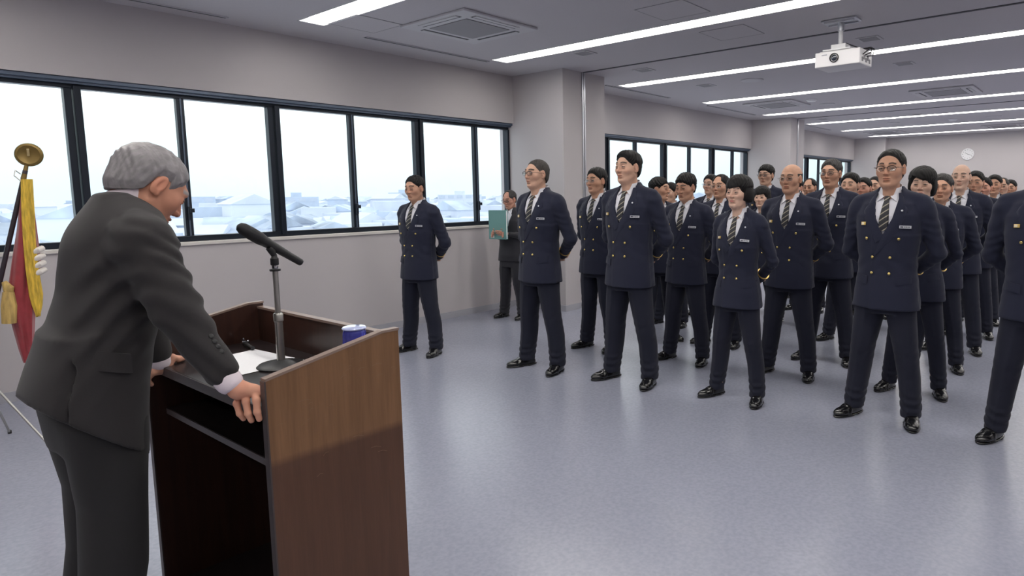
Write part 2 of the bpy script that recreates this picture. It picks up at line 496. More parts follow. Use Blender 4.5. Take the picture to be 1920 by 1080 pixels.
# ================================================================ implicit sculpting: smooth-blended shapes meshed by surface nets
class Sculpt:
    """field over a box; negative inside. Shapes are blended into it, then meshed once."""
    def __init__(s, lo, hi, h):
        s.lo = np.array(lo, np.float32); s.h = h
        n = np.ceil((np.array(hi)-np.array(lo))/h).astype(int)+1
        s.n = n
        ax = [np.float32(lo[i])+np.arange(n[i], dtype=np.float32)*np.float32(h) for i in range(3)]
        s.X, s.Y, s.Z = np.meshgrid(*ax, indexing='ij')
        s.F = np.full(s.X.shape, 1.0, np.float32)
    @staticmethod
    def smin(a, b, k):
        if k <= 0: return np.minimum(a, b)
        h = np.clip(0.5+0.5*(b-a)/k, 0, 1)
        return b*(1-h)+a*h-k*h*(1-h)
    def ell(s, c, r, rot=None):
        x, y, z = s.X-c[0], s.Y-c[1], s.Z-c[2]
        if rot is not None:
            R = np.array(rot)       # rows: local axes
            x, y, z = (R[0][0]*x+R[0][1]*y+R[0][2]*z), (R[1][0]*x+R[1][1]*y+R[1][2]*z), (R[2][0]*x+R[2][1]*y+R[2][2]*z)
        k0 = np.sqrt((x/r[0])**2+(y/r[1])**2+(z/r[2])**2)
        k1 = np.sqrt((x/r[0]**2)**2+(y/r[1]**2)**2+(z/r[2]**2)**2)+1e-6
        return k0*(k0-1)/k1
    def cone(s, a, b, ra, rb):
        a = np.array(a, float); b = np.array(b, float); d = b-a; L2 = max((d*d).sum(), 1e-9)
        t = np.clip(((s.X-a[0])*d[0]+(s.Y-a[1])*d[1]+(s.Z-a[2])*d[2])/L2, 0, 1)
        return np.sqrt((s.X-a[0]-t*d[0])**2+(s.Y-a[1]-t*d[1])**2+(s.Z-a[2]-t*d[2])**2)-(ra+(rb-ra)*t)
    def boxd(s, c, r, M=None, rd=0.0):
        x, y, z = s.X-c[0], s.Y-c[1], s.Z-c[2]
        if M is not None:
            R = np.array(M)
            x, y, z = (R[0][0]*x+R[0][1]*y+R[0][2]*z), (R[1][0]*x+R[1][1]*y+R[1][2]*z), (R[2][0]*x+R[2][1]*y+R[2][2]*z)
        x, y, z = np.abs(x)-r[0]+rd, np.abs(y)-r[1]+rd, np.abs(z)-r[2]+rd
        return np.sqrt(np.maximum(x, 0)**2+np.maximum(y, 0)**2+np.maximum(z, 0)**2)+np.minimum(np.maximum(x, np.maximum(y, z)), 0)-rd
    def loft(s, prof, n=2.3, frame=None, grow=0.0):
        """prof rows: (h, cx, cy, a, b) sections stacked along h (z unless frame given); superellipse exponent n"""
        if frame is None: x, y, z = s.X, s.Y, s.Z
        else: x, y, z = frame
        P = np.array(prof, float)
        o = np.argsort(P[:, 0]); P = P[o]
        f = lambda j: np.interp(z, P[:, 0], P[:, j]).astype(np.float32)
        a = f(3)+grow; b = f(4)+grow
        q = (np.abs((x-f(1))/a)**n+np.abs((y-f(2))/b)**n)**(1/n)
        d = (q-1)*np.minimum(a, b)
        return np.maximum(d, np.maximum(P[0, 0]-grow-z, z-P[-1, 0]-grow))
    def add(s, d, k=0.0): s.F = s.smin(s.F, d, k).astype(np.float32); return s
    def sub(s, d, k=0.0): s.F = (-s.smin(-s.F, d, k)).astype(np.float32); return s
    def cut(s, d, k=0.0): s.F = (-s.smin(-s.F, -d, k)).astype(np.float32); return s    # keep only where d<0
    def mesh(s):
        F = s.F.copy()
        F[0] = np.maximum(F[0], 1e-3); F[-1] = np.maximum(F[-1], 1e-3)
        F[:, 0] = np.maximum(F[:, 0], 1e-3); F[:, -1] = np.maximum(F[:, -1], 1e-3)
        F[:, :, 0] = np.maximum(F[:, :, 0], 1e-3); F[:, :, -1] = np.maximum(F[:, :, -1], 1e-3)
        F[F == 0] = 1e-7
        ins = F < 0
        nx, ny, nz = (int(v)-1 for v in F.shape)
        acc = np.zeros((nx, ny, nz, 3), np.float32); cnt = np.zeros((nx, ny, nz), np.float32)
        crn = [(i, j, k) for i in (0, 1) for j in (0, 1) for k in (0, 1)]
        sl = lambda c: (slice(c[0], c[0]+nx), slice(c[1], c[1]+ny), slice(c[2], c[2]+nz))
        for c in crn:
            for ax in range(3):
                if c[ax]: continue
                e = list(c); e[ax] = 1
                A = F[sl(c)]; B = F[sl(tuple(e))]
                m = (A < 0) != (B < 0)
                t = np.where(m, A/np.where(m, A-B, 1), 0)
                for q in range(3):
                    acc[..., q] += np.where(m, c[q]+(t if q == ax else 0), 0)
                cnt += m
        act = cnt > 0
        idx = np.full(act.shape, -1, np.int64)
        idx[act] = np.arange(act.sum())
        I = np.argwhere(act)
        V = s.lo+(I+acc[act]/cnt[act][:, None])*s.h
        quads = []
        for ax in range(3):
            u, v = [(1, 2), (2, 0), (0, 1)][ax]
            sa = [slice(1, None)]*3; sb = [slice(1, None)]*3
            # edges along ax at grid points with u,v >= 1
            s0 = [None]*3; s1 = [None]*3
            for q, N in enumerate((nx, ny, nz)):
                if q == ax: s0[q] = slice(0, N); s1[q] = slice(1, N+1)
                else: s0[q] = slice(1, N); s1[q] = slice(1, N)
            A = ins[tuple(s0)]; B = ins[tuple(s1)]
            m = A != B
            P = np.argwhere(m)
            if not len(P): continue
            flip = A[m]
            off = np.zeros(3, int); off[u] = 1; off[v] = 1
            base = P+off
            du = np.zeros(3, int); du[u] = 1; dv = np.zeros(3, int); dv[v] = 1
            g = lambda Q: idx[Q[:, 0], Q[:, 1], Q[:, 2]]
            q4 = np.stack([g(base-du-dv), g(base-dv), g(base), g(base-du)], 1)
            q4[~flip] = q4[~flip][:, ::-1]
            quads.append(q4)
        Q = np.concatenate(quads)
        Q = Q[(Q >= 0).all(1)]
        return V, Q
    def sample(s, V):
        """field gradient normals are left to Blender"""
        return None

def np_mesh(name, V, Q, mats=(), attr=None, smooth=True, mi=None):
    me = bpy.data.meshes.new(name)
    me.vertices.add(len(V)); me.vertices.foreach_set('co', np.asarray(V, np.float32).ravel())
    me.loops.add(len(Q)*4); me.loops.foreach_set('vertex_index', np.asarray(Q, np.int32).ravel())
    me.polygons.add(len(Q)); me.polygons.foreach_set('loop_start', np.arange(0, len(Q)*4, 4, dtype=np.int32))
    me.polygons.foreach_set('use_smooth', np.full(len(Q), smooth))
    if mi is not None: me.polygons.foreach_set('material_index', np.asarray(mi, np.int32))
    for m in mats: me.materials.append(m)
    me.update(calc_edges=True)
    if attr is not None:
        a = me.color_attributes.new('tint', 'FLOAT_COLOR', 'POINT')
        C4 = np.ones((len(V), 4), np.float32); C4[:, :3] = attr
        a.data.foreach_set('color', C4.ravel())
    return me

def relax(V, Q, it=2, w=0.5):
    n = len(V)
    for _ in range(it):
        S = np.zeros((n, 3)); c = np.zeros(n)
        for a, b in ((0, 1), (1, 2), (2, 3), (3, 0)):
            np.add.at(S, Q[:, a], V[Q[:, b]]); np.add.at(c, Q[:, a], 1)
            np.add.at(S, Q[:, b], V[Q[:, a]]); np.add.at(c, Q[:, b], 1)
        V = V*(1-w)+w*S/np.maximum(c, 1)[:, None]
    return V

def wob(x, y, z, seed=0, f=1.0):
    """cheap smooth pseudo-noise in -1..1"""
    r = random.Random(seed); o = 0
    for k in range(4):
        a = [r.uniform(-1, 1) for _ in range(3)]; n = math.sqrt(sum(q*q for q in a))+1e-6
        w = f*(7+5*k)
        o = o+np.sin(w*(a[0]*x+a[1]*y+a[2]*z)/n+r.uniform(0, 6.28)+1.3*np.sin(w*.6*(a[1]*x-a[0]*z+a[2]*y)+k))/(1+.5*k)
    return o/2.1
# ================================================================ people
m_skin = mat('skin', srgb(196, 150, 128), 0.55, attr='tint', noise=(60, 0.04), spec=0.35)
m_navy = mat('navy_wool_uniform', srgb(22, 26, 48), 0.9, noise=(700, 0.15), sheen=0.08, bump=(900, 0.2, 0.0006))
m_navy2 = mat('dark_navy_trousers', srgb(19, 22, 40), 0.9, noise=(700, 0.12), sheen=0.05, bump=(900, 0.2, 0.0006))
m_shirt = mat('white_shirt_cotton', srgb(214, 214, 222), 0.8, bump=(1500, 0.08, 0.0004))
m_shoe = mat('black_polished_leather', srgb(17, 17, 20), 0.22, coat=0.4, bump=(120, 0.05, 0.001))
m_brass = mat('brass_button', srgb(214, 190, 120), 0.25, 0.9)
m_silver = mat('silver_plate', srgb(200, 202, 208), 0.35, 0.4)
m_gold = mat('gold_pin', srgb(222, 186, 110), 0.3, 0.7)
m_cream = mat('cream_enamel', srgb(226, 214, 190), 0.4)
m_ink = mat('dark_ink', srgb(60, 60, 72), 0.7)
m_iris = mat('dark_brown_iris', srgb(28, 20, 18), 0.15)
m_sclera = mat('eye_white', srgb(186, 176, 170), 0.3)
m_gframe = mat('dark_spectacle_frame', srgb(38, 34, 34), 0.3, 0.3)
m_sframe = mat('silver_spectacle_wire', srgb(170, 168, 166), 0.25, 0.9)
m_lens = bpy.data.materials.new('spectacle_lens'); m_lens.use_nodes = True
t = m_lens.node_tree; t.nodes.remove(t.nodes['Principled BSDF'])
tr = t.nodes.new('ShaderNodeBsdfTransparent'); tr.inputs[0].default_value = (0.94, 0.95, 0.95, 1)
gl = t.nodes.new('ShaderNodeBsdfGlossy'); gl.inputs['Roughness'].default_value = 0.03
ms = t.nodes.new('ShaderNodeMixShader'); ms.inputs[0].default_value = 0.07
t.links.new(tr.outputs[0], ms.inputs[1]); t.links.new(gl.outputs[0], ms.inputs[2])
t.links.new(ms.outputs[0], t.nodes['Material Output'].inputs['Surface'])

# striped tie: dark navy with slanting pale stripes, laid out along the tie's own surface
def tie_mat(name, base, stripe, scale=26.0, frac=.80):
    m = bpy.data.materials.new(name); m.use_nodes = True
    t = m.node_tree; b = t.nodes['Principled BSDF']; b.inputs['Roughness'].default_value = 0.5
    tc = t.nodes.new('ShaderNodeTexCoord'); sp = t.nodes.new('ShaderNodeSeparateXYZ')
    t.links.new(tc.outputs['Object'], sp.inputs[0])
    a = t.nodes.new('ShaderNodeMath'); a.operation = 'MULTIPLY_ADD'; a.inputs[1].default_value = -0.75
    t.links.new(sp.outputs['Y'], a.inputs[0]); t.links.new(sp.outputs['Z'], a.inputs[2])
    c = t.nodes.new('ShaderNodeMath'); c.operation = 'MULTIPLY'; c.inputs[1].default_value = scale
    f = t.nodes.new('ShaderNodeMath'); f.operation = 'FRACT'
    g = t.nodes.new('ShaderNodeMath'); g.operation = 'GREATER_THAN'; g.inputs[1].default_value = frac
    t.links.new(a.outputs[0], c.inputs[0]); t.links.new(c.outputs[0], f.inputs[0]); t.links.new(f.outputs[0], g.inputs[0])
    mx = t.nodes.new('ShaderNodeMix'); mx.data_type = 'RGBA'
    mx.inputs[6].default_value = base; mx.inputs[7].default_value = stripe
    t.links.new(g.outputs[0], mx.inputs[0]); t.links.new(mx.outputs[2], b.inputs['Base Color'])
    return m
m_tie = tie_mat('striped_uniform_tie', srgb(20, 20, 30), srgb(150, 142, 126))

def hair_mat(name, col, amt=0.35, rough=0.6, scale=120):
    return mat(name, col, rough, noise=(scale, amt, (1, 1, .12)), bump=(260, .5, .002), spec=.25)
m_hblack = hair_mat('black_hair', srgb(20, 18, 19))
m_hbrown = hair_mat('dark_brown_hair', srgb(30, 22, 20))
m_hgrey = hair_mat('greying_hair', srgb(60, 58, 58), .5)
m_hsalt = hair_mat('silver_hair', srgb(150, 146, 148), .30, .5)
m_hcrop = hair_mat('cropped_dark_grey_hair', srgb(66, 62, 60), .35, .7)

SKIN = {'mid': (200, 160, 138), 'tan': (190, 146, 122), 'pale': (208, 172, 152), 'ruddy': (196, 146, 126)}

def lin(c): return np.array(srgb(*c)[:3])

def head_sculpt(h=0.0026, fw=1.0, jaw=1.0, fem=False, age=0.3, nose=1.0, cheeks=1.0, brow=1.0):
    """head with neck; local origin at the head centre, face toward +x; returns Sculpt"""
    S = Sculpt((-.135, -.118, -.235), (.135, .118, .158), h)
    w = fw; slit = .0019 if not fem else .0026
    S.add(S.ell((-.018, 0, .030), (.098, .077*w, .088)))
    S.add(S.ell((.018, 0, -.018), (.072, .064*w, .092)), .03)
    S.add(S.ell((.030, 0, -.078), (.050*jaw, .042*w*jaw, .034)), .028)
    S.add(S.ell((.066, 0, -.094), (.021, .022*jaw, .017)), .022)
    for s_ in (-1, 1):
        S.add(S.ell((.052, s_*.043*w, -.018), (.024*cheeks, .022*cheeks, .022)), .03)
        S.add(S.cone((.0, s_*.052*w, -.052), (.045, s_*.028*w, -.088), .013*jaw, .013*jaw), .026)
    S.add(S.cone((.078, -.030, .030), (.078, .030, .030), .012*brow, .012*brow), .022)
    # nose
    for s_ in (-1, 1):
        S.sub(S.ell((.094, s_*.030, .008), (.017, .017, .0115)), .014)
    S.add(S.cone((.084, 0, .020), (.103, 0, -.024), .0065, .0105*nose), .012)
    for s_ in (-1, 1):
        S.add(S.ell((.095, s_*.0125*nose, -.028), (.011, .0085, .0075)), .006)
        S.sub(S.ell((.100, s_*.006, -.036), (.006, .0032, .0035)), .003)
        # eye with lids
        S.add(S.ell((.0755, s_*.031, .006), (.0155, .0170, .0125)), .006)
        S.sub(S.ell((.0915, s_*.0315, .0055), (.0055, .0125, slit)), .002)
        # ears
        yy = s_*(.0735*w)
        S.add(S.ell((-.008, yy+s_*.006, .000), (.018, .009, .032), rot=((.97, s_*.05, -.22), (0, 1, 0), (.22, 0, .97))), .006)
        S.sub(S.ell((-.004, yy+s_*.015, .003), (.010, .006, .019), rot=((.97, 0, -.22), (0, 1, 0), (.22, 0, .97))), .004)
        S.add(S.ell((-.001, yy+s_*.004, -.026), (.008, .006, .008)), .006)
        # nasolabial crease
        if age > .2:
            S.sub(S.cone((.096, s_*.020, -.030), (.082, s_*.034, -.058), .0018, .001), .007*(1+age))
        S.sub(S.ell((.090, s_*.030, -.012), (.010, .014, .003+.003*age)), .010)
    # lips
    S.add(S.ell((.0865, 0, -.0535), (.0115, .023, .0052)), .006)
    S.add(S.ell((.0850, 0, -.0640), (.0110, .019, .0060)), .006)
    S.sub(S.ell((.0985, 0, -.0585), (.0110, .026, .0013)), .003)
    S.sub(S.ell((.088, 0, -.077), (.012, .022, .005)), .012)
    # neck
    S.add(S.cone((-.030, 0, -.055), (-.040, 0, -.235), .047 if not fem else .040, .054 if not fem else .046), .025)
    S.add(S.cone((.022, 0, -.10), (-.005, 0, -.235), .030, .042), .03)
    return S

def face_tint(V, skin, fem=False, browcol=(34, 28, 28), browh=1.0, browz=.033, lips=None, stubble=0.0, thick=1.0):
    n = len(V)
    base = lin(skin)
    C = np.tile(base, (n, 1))
    x, y, z = V[:, 0], V[:, 1], V[:, 2]
    def blend(mask, col, amt):
        m = np.clip(mask, 0, 1)[:, None]*amt
        C[:] = C*(1-m)+np.asarray(col)*m
    g = lambda c, r: np.exp(-(((x-c[0])/r[0])**2+((np.abs(y)-c[1])/r[1])**2+((z-c[2])/r[2])**2))
    # redder nose, cheeks, ears
    red = base*np.array([1.02, .80, .76])
    blend(g((.10, 0, -.022), (.03, .016, .02)), red, .6)
    blend(g((.06, .048, -.022), (.03, .02, .022)), red, .45)
    blend(g((-.008, .088, 0), (.03, .012, .04)), red, .6)
    lc = lin(lips) if lips else base*np.array([.78, .50, .48])
    blend(1.3*g((.094, 0, -.0590), (.02, .021, .0085))**1.5, lc, .85)
    # eyebrows: real hair colour
    by = np.abs(y)
    bz = browz+.004*np.sin((by-.012)/.036*3.0)-.10*np.maximum(by-.038, 0)
    m = ((x > .045) & (by > .013) & (by < .050)).astype(float)*np.exp(-((z-bz)/(.0052*thick))**4)
    blend(m, lin(browcol), .95*browh)
    # lash line
    m = ((x > .05) & (by > .016) & (by < .047)).astype(float)*np.exp(-((z-.0080+.03*np.abs(by-.031))/.0030)**2)
    blend(m, lin((26, 18, 18)), .95)
    if stubble:
        m = ((z < -.035) & (z > -.12) & (x > .0)).astype(float)
        blend(m, base*np.array([.72, .74, .78]), stubble)
    return C

def hair_sculpt(S0, style, h):
    """hair shell grown off the head field by style; returns Sculpt or None"""
    S = Sculpt.__new__(Sculpt)
    S.lo, S.h, S.n, S.X, S.Y, S.Z = S0.lo, S0.h, S0.n, S0.X, S0.Y, S0.Z
    X, Y, Z = S.X, S.Y, S.Z; aY = np.abs(Y)
    skull = Sculpt.smin(S.ell((-.018, 0, .030), (.099, .0785*style.get('fw', 1), .0885)), S.ell((-.03, 0, -.03), (.075, .066*style.get('fw', 1), .065)), .03)
    skull = np.minimum(skull, Sculpt.smin(skull, S0.cone((-.030, 0, -.055), (-.040, 0, -.235), .050, .058), .03)+0) if style.get('nape') else skull
    th = style.get('thick', .009)
    top = np.clip((Z-.02)/.08, 0, 1)
    t_ = th*(.35+.65*np.clip((Z+.02)/.07, 0, 1))+style.get('top', .004)*top
    if style.get('side'): t_ = t_*1.0+style['side']*(1-top)*.5
    if style.get('part'):
        t_ = t_-.004*np.exp(-((Y-style['part'])/.006)**2)*top
    # strand clumps
    amp = style.get('clump', .0016)
    t_ = t_+amp*np.sin(130*Y+40*X+9*np.sin(30*Z+X*35))*np.clip((Z+.03)/.05, .3, 1)+amp*.6*np.sin(210*X-60*Y+5*np.sin(40*Y+20*Z))
    if style.get('quiff'):
        q = style['quiff']; t_ = t_+q*np.exp(-(((X-.055)/.035)**2))*np.clip((Z-.05)/.04, 0, 1)
    d = skull-t_
    zf = style.get('zf', .072)
    xs = np.array([-.14, -.085, -.05, -.034, -.022, .016, .022, .045, .066, .09, .14])
    zs = np.array([-.075, -.066, -.045, -.030, .022, .026, -.006 if not style.get('burn') else style['burn'], .030, zf-.014, zf, zf])
    if style.get('bob'):
        zb = style['bob']
        xs = np.array([-.14, -.05, .020, .038, .055, .068, .09, .14])
        fr = style.get('fringe', .040)
        zs = np.array([zb, zb, zb+.004, zb+.02, .0, fr, fr, fr])
    line = np.interp(X, xs, zs).astype(np.float32)
    if not style.get('bob'):
        line = line+np.where(X > .03, style.get('temple', .010)*np.clip((aY-.02)/.03, 0, 1)*np.clip((X-.03)/.03, 0, 1)*-1+style.get('widow', 0)*np.clip((aY-.03)/.02, 0, 1), 0)
    reg = line-Z
    if not style.get('bob'): d = skull-t_*np.clip(-reg/.028, .22, 1)
    if style.get('fringe_slant'): reg = reg+style['fringe_slant']*Y*np.clip((X-.04)/.03, 0, 1)
    if style.get('bald'):           # bare crown with a horseshoe of hair
        zb = style['bald']; reg = np.maximum(reg, (Z-zb-.25*np.clip(-.06-X, 0, .06))); reg = np.maximum(reg, X-.030)
    if style.get('recede') is not None:         # high bare forehead, hair from mid-skull back
        u_ = np.clip((aY-.022)/.035, 0, 1); lim = style['recede']+.045*u_*u_*(3-2*u_)
        reg = np.maximum(reg, np.where(Z > .03, X-lim, -1))
    S.F = np.maximum(d, reg*.7).astype(np.float32)
    if style.get('bob'):
        # side curtains hanging over the ears
        sh = S.ell((-.022, 0, -.005), (.102+th, .086+th, .115+th))
        fac = -S.smin(-S.smin(sh, sh, 0), (Z-style['bob']-.35*np.clip(X+.02, 0, .1)), .02); fac = np.maximum(fac, X-.034-.12*np.clip(.03-Z, 0, .04)+.25*np.clip(-.02-Z, 0, .1))
        inner = S.ell((.0, 0, -.02), (.085, .066, .10))
        fac = np.maximum(fac, -inner)
        S.F = np.minimum(S.F, fac).astype(np.float32)
    return S

SHIRT_TOP = 1.475
HZ = 1.600      # head centre in a standing man of 1.72 m (crown 1.72)
HX = 0.020

HAIRS = dict(
    short=dict(thick=.007, top=.007, zf=.086, burn=-.006),
    swept=dict(thick=.008, top=.006, zf=.088, quiff=.010, widow=-.004, burn=-.006),
    flat=dict(thick=.007, top=.009, zf=.083, burn=-.008),
    messy=dict(thick=.010, top=.007, zf=.062, clump=.003, burn=-.012),
    crop=dict(thick=.0055, top=.003, zf=.100, widow=.004, burn=-.006),
    buzz=dict(thick=.0035, top=.001, zf=.092, clump=.0006),
    bald=dict(thick=.004, top=.0, zf=.078, bald=.042, clump=.0006),
    recede=dict(thick=.006, top=.003, zf=.082, recede=.018, clump=.001),
    bob=dict(thick=.016, top=.012, bob=-.072, fringe=.036, fringe_slant=.25, clump=.0012),
    bob2=dict(thick=.016, top=.014, bob=-.085, fringe=.044, fringe_slant=-.5, clump=.0012),
    bun=dict(thick=.012, top=.008, zf=.055, burn=-.02, clump=.001),
)

# ---------------------------------------------------------------- uniform: jacket, shirt, trousers shared by all officers
TORSO = [(.735, .005, 0, .142, .203), (.86, .005, 0, .136, .190), (.98, .0, 0, .126, .176), (1.06, .0, 0, .124, .174), (1.20, .004, 0, .130, .190),
         (1.32, .0, 0, .122, .194), (1.39, -.012, 0, .102, .172), (1.435, -.024, 0, .082, .125), (1.475, -.030, 0, .066, .080), (1.50, -.030, 0, .060, .068)]
TORSO_F = [(.735, .005, 0, .138, .196), (.86, .005, 0, .128, .182), (.98, .0, 0, .112, .152), (1.06, .0, 0, .112, .150), (1.20, .012, 0, .128, .166),
           (1.32, .0, 0, .112, .168), (1.39, -.012, 0, .092, .150), (1.435, -.024, 0, .074, .110), (1.475, -.030, 0, .058, .070), (1.50, -.030, 0, .052, .060)]
def torso_x(prof, y, z, grow=0.0, n=2.3):
    P = np.array(prof)
    f = lambda j: np.interp(z, P[:, 0], P[:, j])
    a = f(3)+grow; b = f(4)+grow
    return float(f(1)+a*max(1-abs(y/b)**n, 0.0)**(1/n))

VB = 1.20       # where the lapels meet
def v_half(z, vb=VB):
    return np.interp(z, [vb, 1.30, 1.42, 1.47], [0.0, .050, .072, .068])

def jacket_mesh(fem, seed):
    P = TORSO_F if fem else TORSO
    h = .0068
    S = Sculpt((-.27, -.36, .715), (.19, .36, 1.52), h)
    X, Y, Z = S.X, S.Y, S.Z
    S.add(S.loft(P))
    sh = .178 if not fem else .155
    for s_ in (-1, 1):
        S.add(S.cone((-.022, s_*.07, 1.425), (-.02, s_*(sh+.008), 1.398), .052, .050 if not fem else .042), .03)
        el = (-.085, s_*(sh+.085), 1.085)
        sd = (-.02, s_*(sh+.018), 1.36)
        wr = (-.175, s_*.095, .945)
        S.add(S.cone(sd, el, .064 if not fem else .055, .052 if not fem else .045), .02)
        S.add(S.cone(el, wr, .052 if not fem else .045, .040), .015)
        # creases around the elbow and armpit
    # folds
    S.F = S.F+(.0032*wob(X, Y*1.1, Z*.6, seed, 1.6)*np.clip((1.42-Z)/.3, 0.2, 1)).astype(np.float32)
    arm = np.clip((np.abs(Y)-.17)/.05, 0, 1)
    S.F = S.F+(arm*.0022*np.sin(Z*95+np.abs(Y)*60+X*45+2*np.sin(Z*23+seed))).astype(np.float32)
    # waist drag lines
    S.F = S.F+((1-arm)*.0018*np.sin((Z*70+np.abs(Y)*55))*np.exp(-((Z-1.0)/.10)**2)).astype(np.float32)
    # double-breasted overlap: wearer's left side lies over, edge running down at y=-.055
    fx = (X > .02)
    step = np.where(fx & (Y > -.062) & (Z < VB+.0), .003, 0)
    S.F = (S.F-step).astype(np.float32)
    # neckline V
    hw = v_half(Z).astype(np.float32)
    front = (X > -.01)
    v = np.where(front, np.abs(Y)-hw, 1.0)
    depth = S.loft([(q[0], q[1], q[2], q[3]-.016, q[4]-.016) for q in P])
    S.sub(np.maximum(np.where(front & (Z > VB), v, .5), -depth).astype(np.float32), 0)
    # round opening for neck
    S.sub(np.maximum(S.cone((-.03, 0, 1.44), (-.02, 0, 1.6), .060, .066), 1.452-Z-.0), .0)
    # centre vent at the back
    S.sub(S.boxd((-.16, 0, .80), (.06, .0035, .10)), 0)
    V, Q = S.mesh()
    V = relax(V, Q, 2, .5)
    return V, Q

def surf_patch(outline_l, outline_r, prof, off, thick, name, m, parent, cols=5, bulge=0.0, mirror=1):
    """strip between two (y,z) outlines laid on the chest at offset off"""
    n = len(outline_l)
    vs = []; fs = []
    for i in range(n):
        (y0, z0), (y1, z1) = outline_l[i], outline_r[i]
        for c in range(cols):
            t_ = c/(cols-1)
            y = (y0+(y1-y0)*t_)*mirror; z = z0+(z1-z0)*t_
            b_ = bulge*math.sin(math.pi*t_)
            vs.append((torso_x(prof, y, z)+off+b_, y, z))
    for i in range(n):
        for c in range(cols):
            x, y, z = vs[i*cols+c]
            vs.append((x-thick, y, z))
    N = n*cols
    for i in range(n-1):
        for c in range(cols-1):
            a = i*cols+c
            fs += [(a, a+1, a+cols+1, a+cols), (N+a, N+a+cols, N+a+cols+1, N+a+1)]
    for i in range(n-1):
        for c in (0, cols-1):
            a = i*cols+c; fs.append((a, a+cols, N+a+cols, N+a))
    for c in range(cols-1):
        for i in (0, n-1):
            a = i*cols+c; fs.append((a, a+1, N+a+1, N+a))
    mb = MB(); mb.add(vs, fs, 0, True)
    return mb

def trouser_mesh(fem, seed, spread=.13):
    h = .0072
    S = Sculpt((-.17, -.28, .045), (.19, .28, .93), h)
    X, Y, Z = S.X, S.Y, S.Z
    k = .93 if fem else 1.0
    S.add(S.loft([(.70, .0, 0, .115*k, .165*k), (.80, .002, 0, .120*k, .172*k), (.93, 0, 0, .112*k, .160*k)], 2.4))
    for s_ in (-1, 1):
        yk = s_*spread; ya = s_*(spread+.045)
        legz = [(.05, .0, ya, .070, .060), (.10, -.005, ya, .072, .062), (.30, -.012, s_*(spread+.025), .074, .068), (.48, .008, yk, .078, .074),
                (.66, .008, s_*.100, .090, .088), (.80, .0, s_*.085, .098, .090), (.86, .0, s_*.080, .098, .085)]
        legz = [(a, b, c, d*k, e*k) for a, b, c, d, e in legz]
        leg = S.loft(legz, 2.2)
        # pressed crease
        yc = np.interp(Z, [q[0] for q in legz], [q[2] for q in legz])
        leg = leg-(.0055*np.exp(-((Y-yc)/.012)**2)*(X > 0)).astype(np.float32)
        S.add(leg, .012)
    # stacked folds over the shoe and behind the knee
    b_ = np.exp(-((Z-.13)/.07)**2)
    S.F = S.F+(b_*.0042*np.sin(Z*120+X*45+Y*30+seed)).astype(np.float32)
    S.F = S.F+(np.exp(-((Z-.45)/.09)**2)*.0014*np.sin(Z*95+X*50-Y*25+seed)).astype(np.float32)
    S.F = S.F+(.0036*wob(X, Y, Z*.35, seed+5, 2.0)).astype(np.float32)
    V, Q = S.mesh()
    return relax(V, Q, 2, .5), Q

def shoe_mesh():
    S = Sculpt((-.10, -.065, -.005), (.22, .065, .135), .0042)
    S.add(S.loft([(-.01, .06, 0, .135, .046), (.03, .055, 0, .130, .045), (.06, .02, 0, .085, .040), (.085, -.02, 0, .055, .036), (.13, -.03, 0, .048, .036)], 2.4))
    S.cut(S.ell((.03, 0, -.02), (.185, .062, .125)), .01)
    S.add(S.ell((.13, 0, .030), (.055, .038, .026)), .02)
    # welt / sole
    S.sub(S.boxd((.06, 0, .0155), (.20, .08, .0012)), 0)
    S.add(np.maximum(np.maximum(S.ell((.055, 0, .0), (.142, .051, .09)), S.Z-.013), -S.Z), .0)
    S.sub(np.maximum(S.boxd((.035, 0, .0), (.022, .08, .009)), -1), .002)
    # strap across the instep
    S.add(np.maximum(S.loft([(-.01, .06, 0, .138, .049), (.03, .055, 0, .133, .048), (.06, .02, 0, .090, .043), (.085, -.02, 0, .058, .038)], 2.4), np.abs(S.X-.085+.3*(S.Z-.05))-.012), .002)
    S.cut(-S.Z+.0, 0)
    V, Q = S.mesh()
    return relax(V, Q, 1, .4), Q

def simple_hand(S, wrist, palm, fdir, side, up, k=1.0, curl=0.35):
    """adds palm, five unequal fingers and a thumb. fdir finger direction, side toward the thumb, up = back of hand"""
    w = Vector(wrist); f = Vector(fdir).normalized(); s_ = Vector(side).normalized(); u = Vector(up).normalized()
    pc = w+f*.048*k
    R = ((f.x, f.y, f.z), (s_.x, s_.y, s_.z), (u.x, u.y, u.z))
    S.add(S.cone(tuple(w-f*.03*k), tuple(w+f*.012*k), .026*k, .023*k), .0)
    S.add(S.boxd(tuple(pc), (.046*k, .038*k, .012*k), R, .011*k), .014)
    lens = [.070, .078, .073, .058]
    for i in range(4):
        o = (1.5-i)*.0195*k
        p = w+f*.088*k+s_*o
        r = (.0088-.0006*i)*k
        d = (f+s_*o*1.5).normalized()
        a = 0.0
        for j, q in enumerate((.45, .32, .25)):
            a += curl*(1.0 if j else .8)
            dd = d*math.cos(a)-u*math.sin(a)
            p2 = p+dd*lens[i]*q*k
            S.add(S.cone(tuple(p), tuple(p2), r, r*.93), .004 if j else .006)
            S.add(S.ell(tuple(p), (r*1.12, r*1.12, r*1.12)), .003)
            p = p2; r *= .93
    p = w+f*.020*k+s_*.030*k
    d = (f*.62+s_*.75-u*.15).normalized()
    p2 = p+d*.042*k
    S.add(S.cone(tuple(p), tuple(p2), .0125*k, .0105*k), .012)
    d2 = (f*.9+s_*.35-u*.2).normalized()
    S.add(S.cone(tuple(p2), tuple(p2+d2*.034*k), .0102*k, .0085*k), .004)

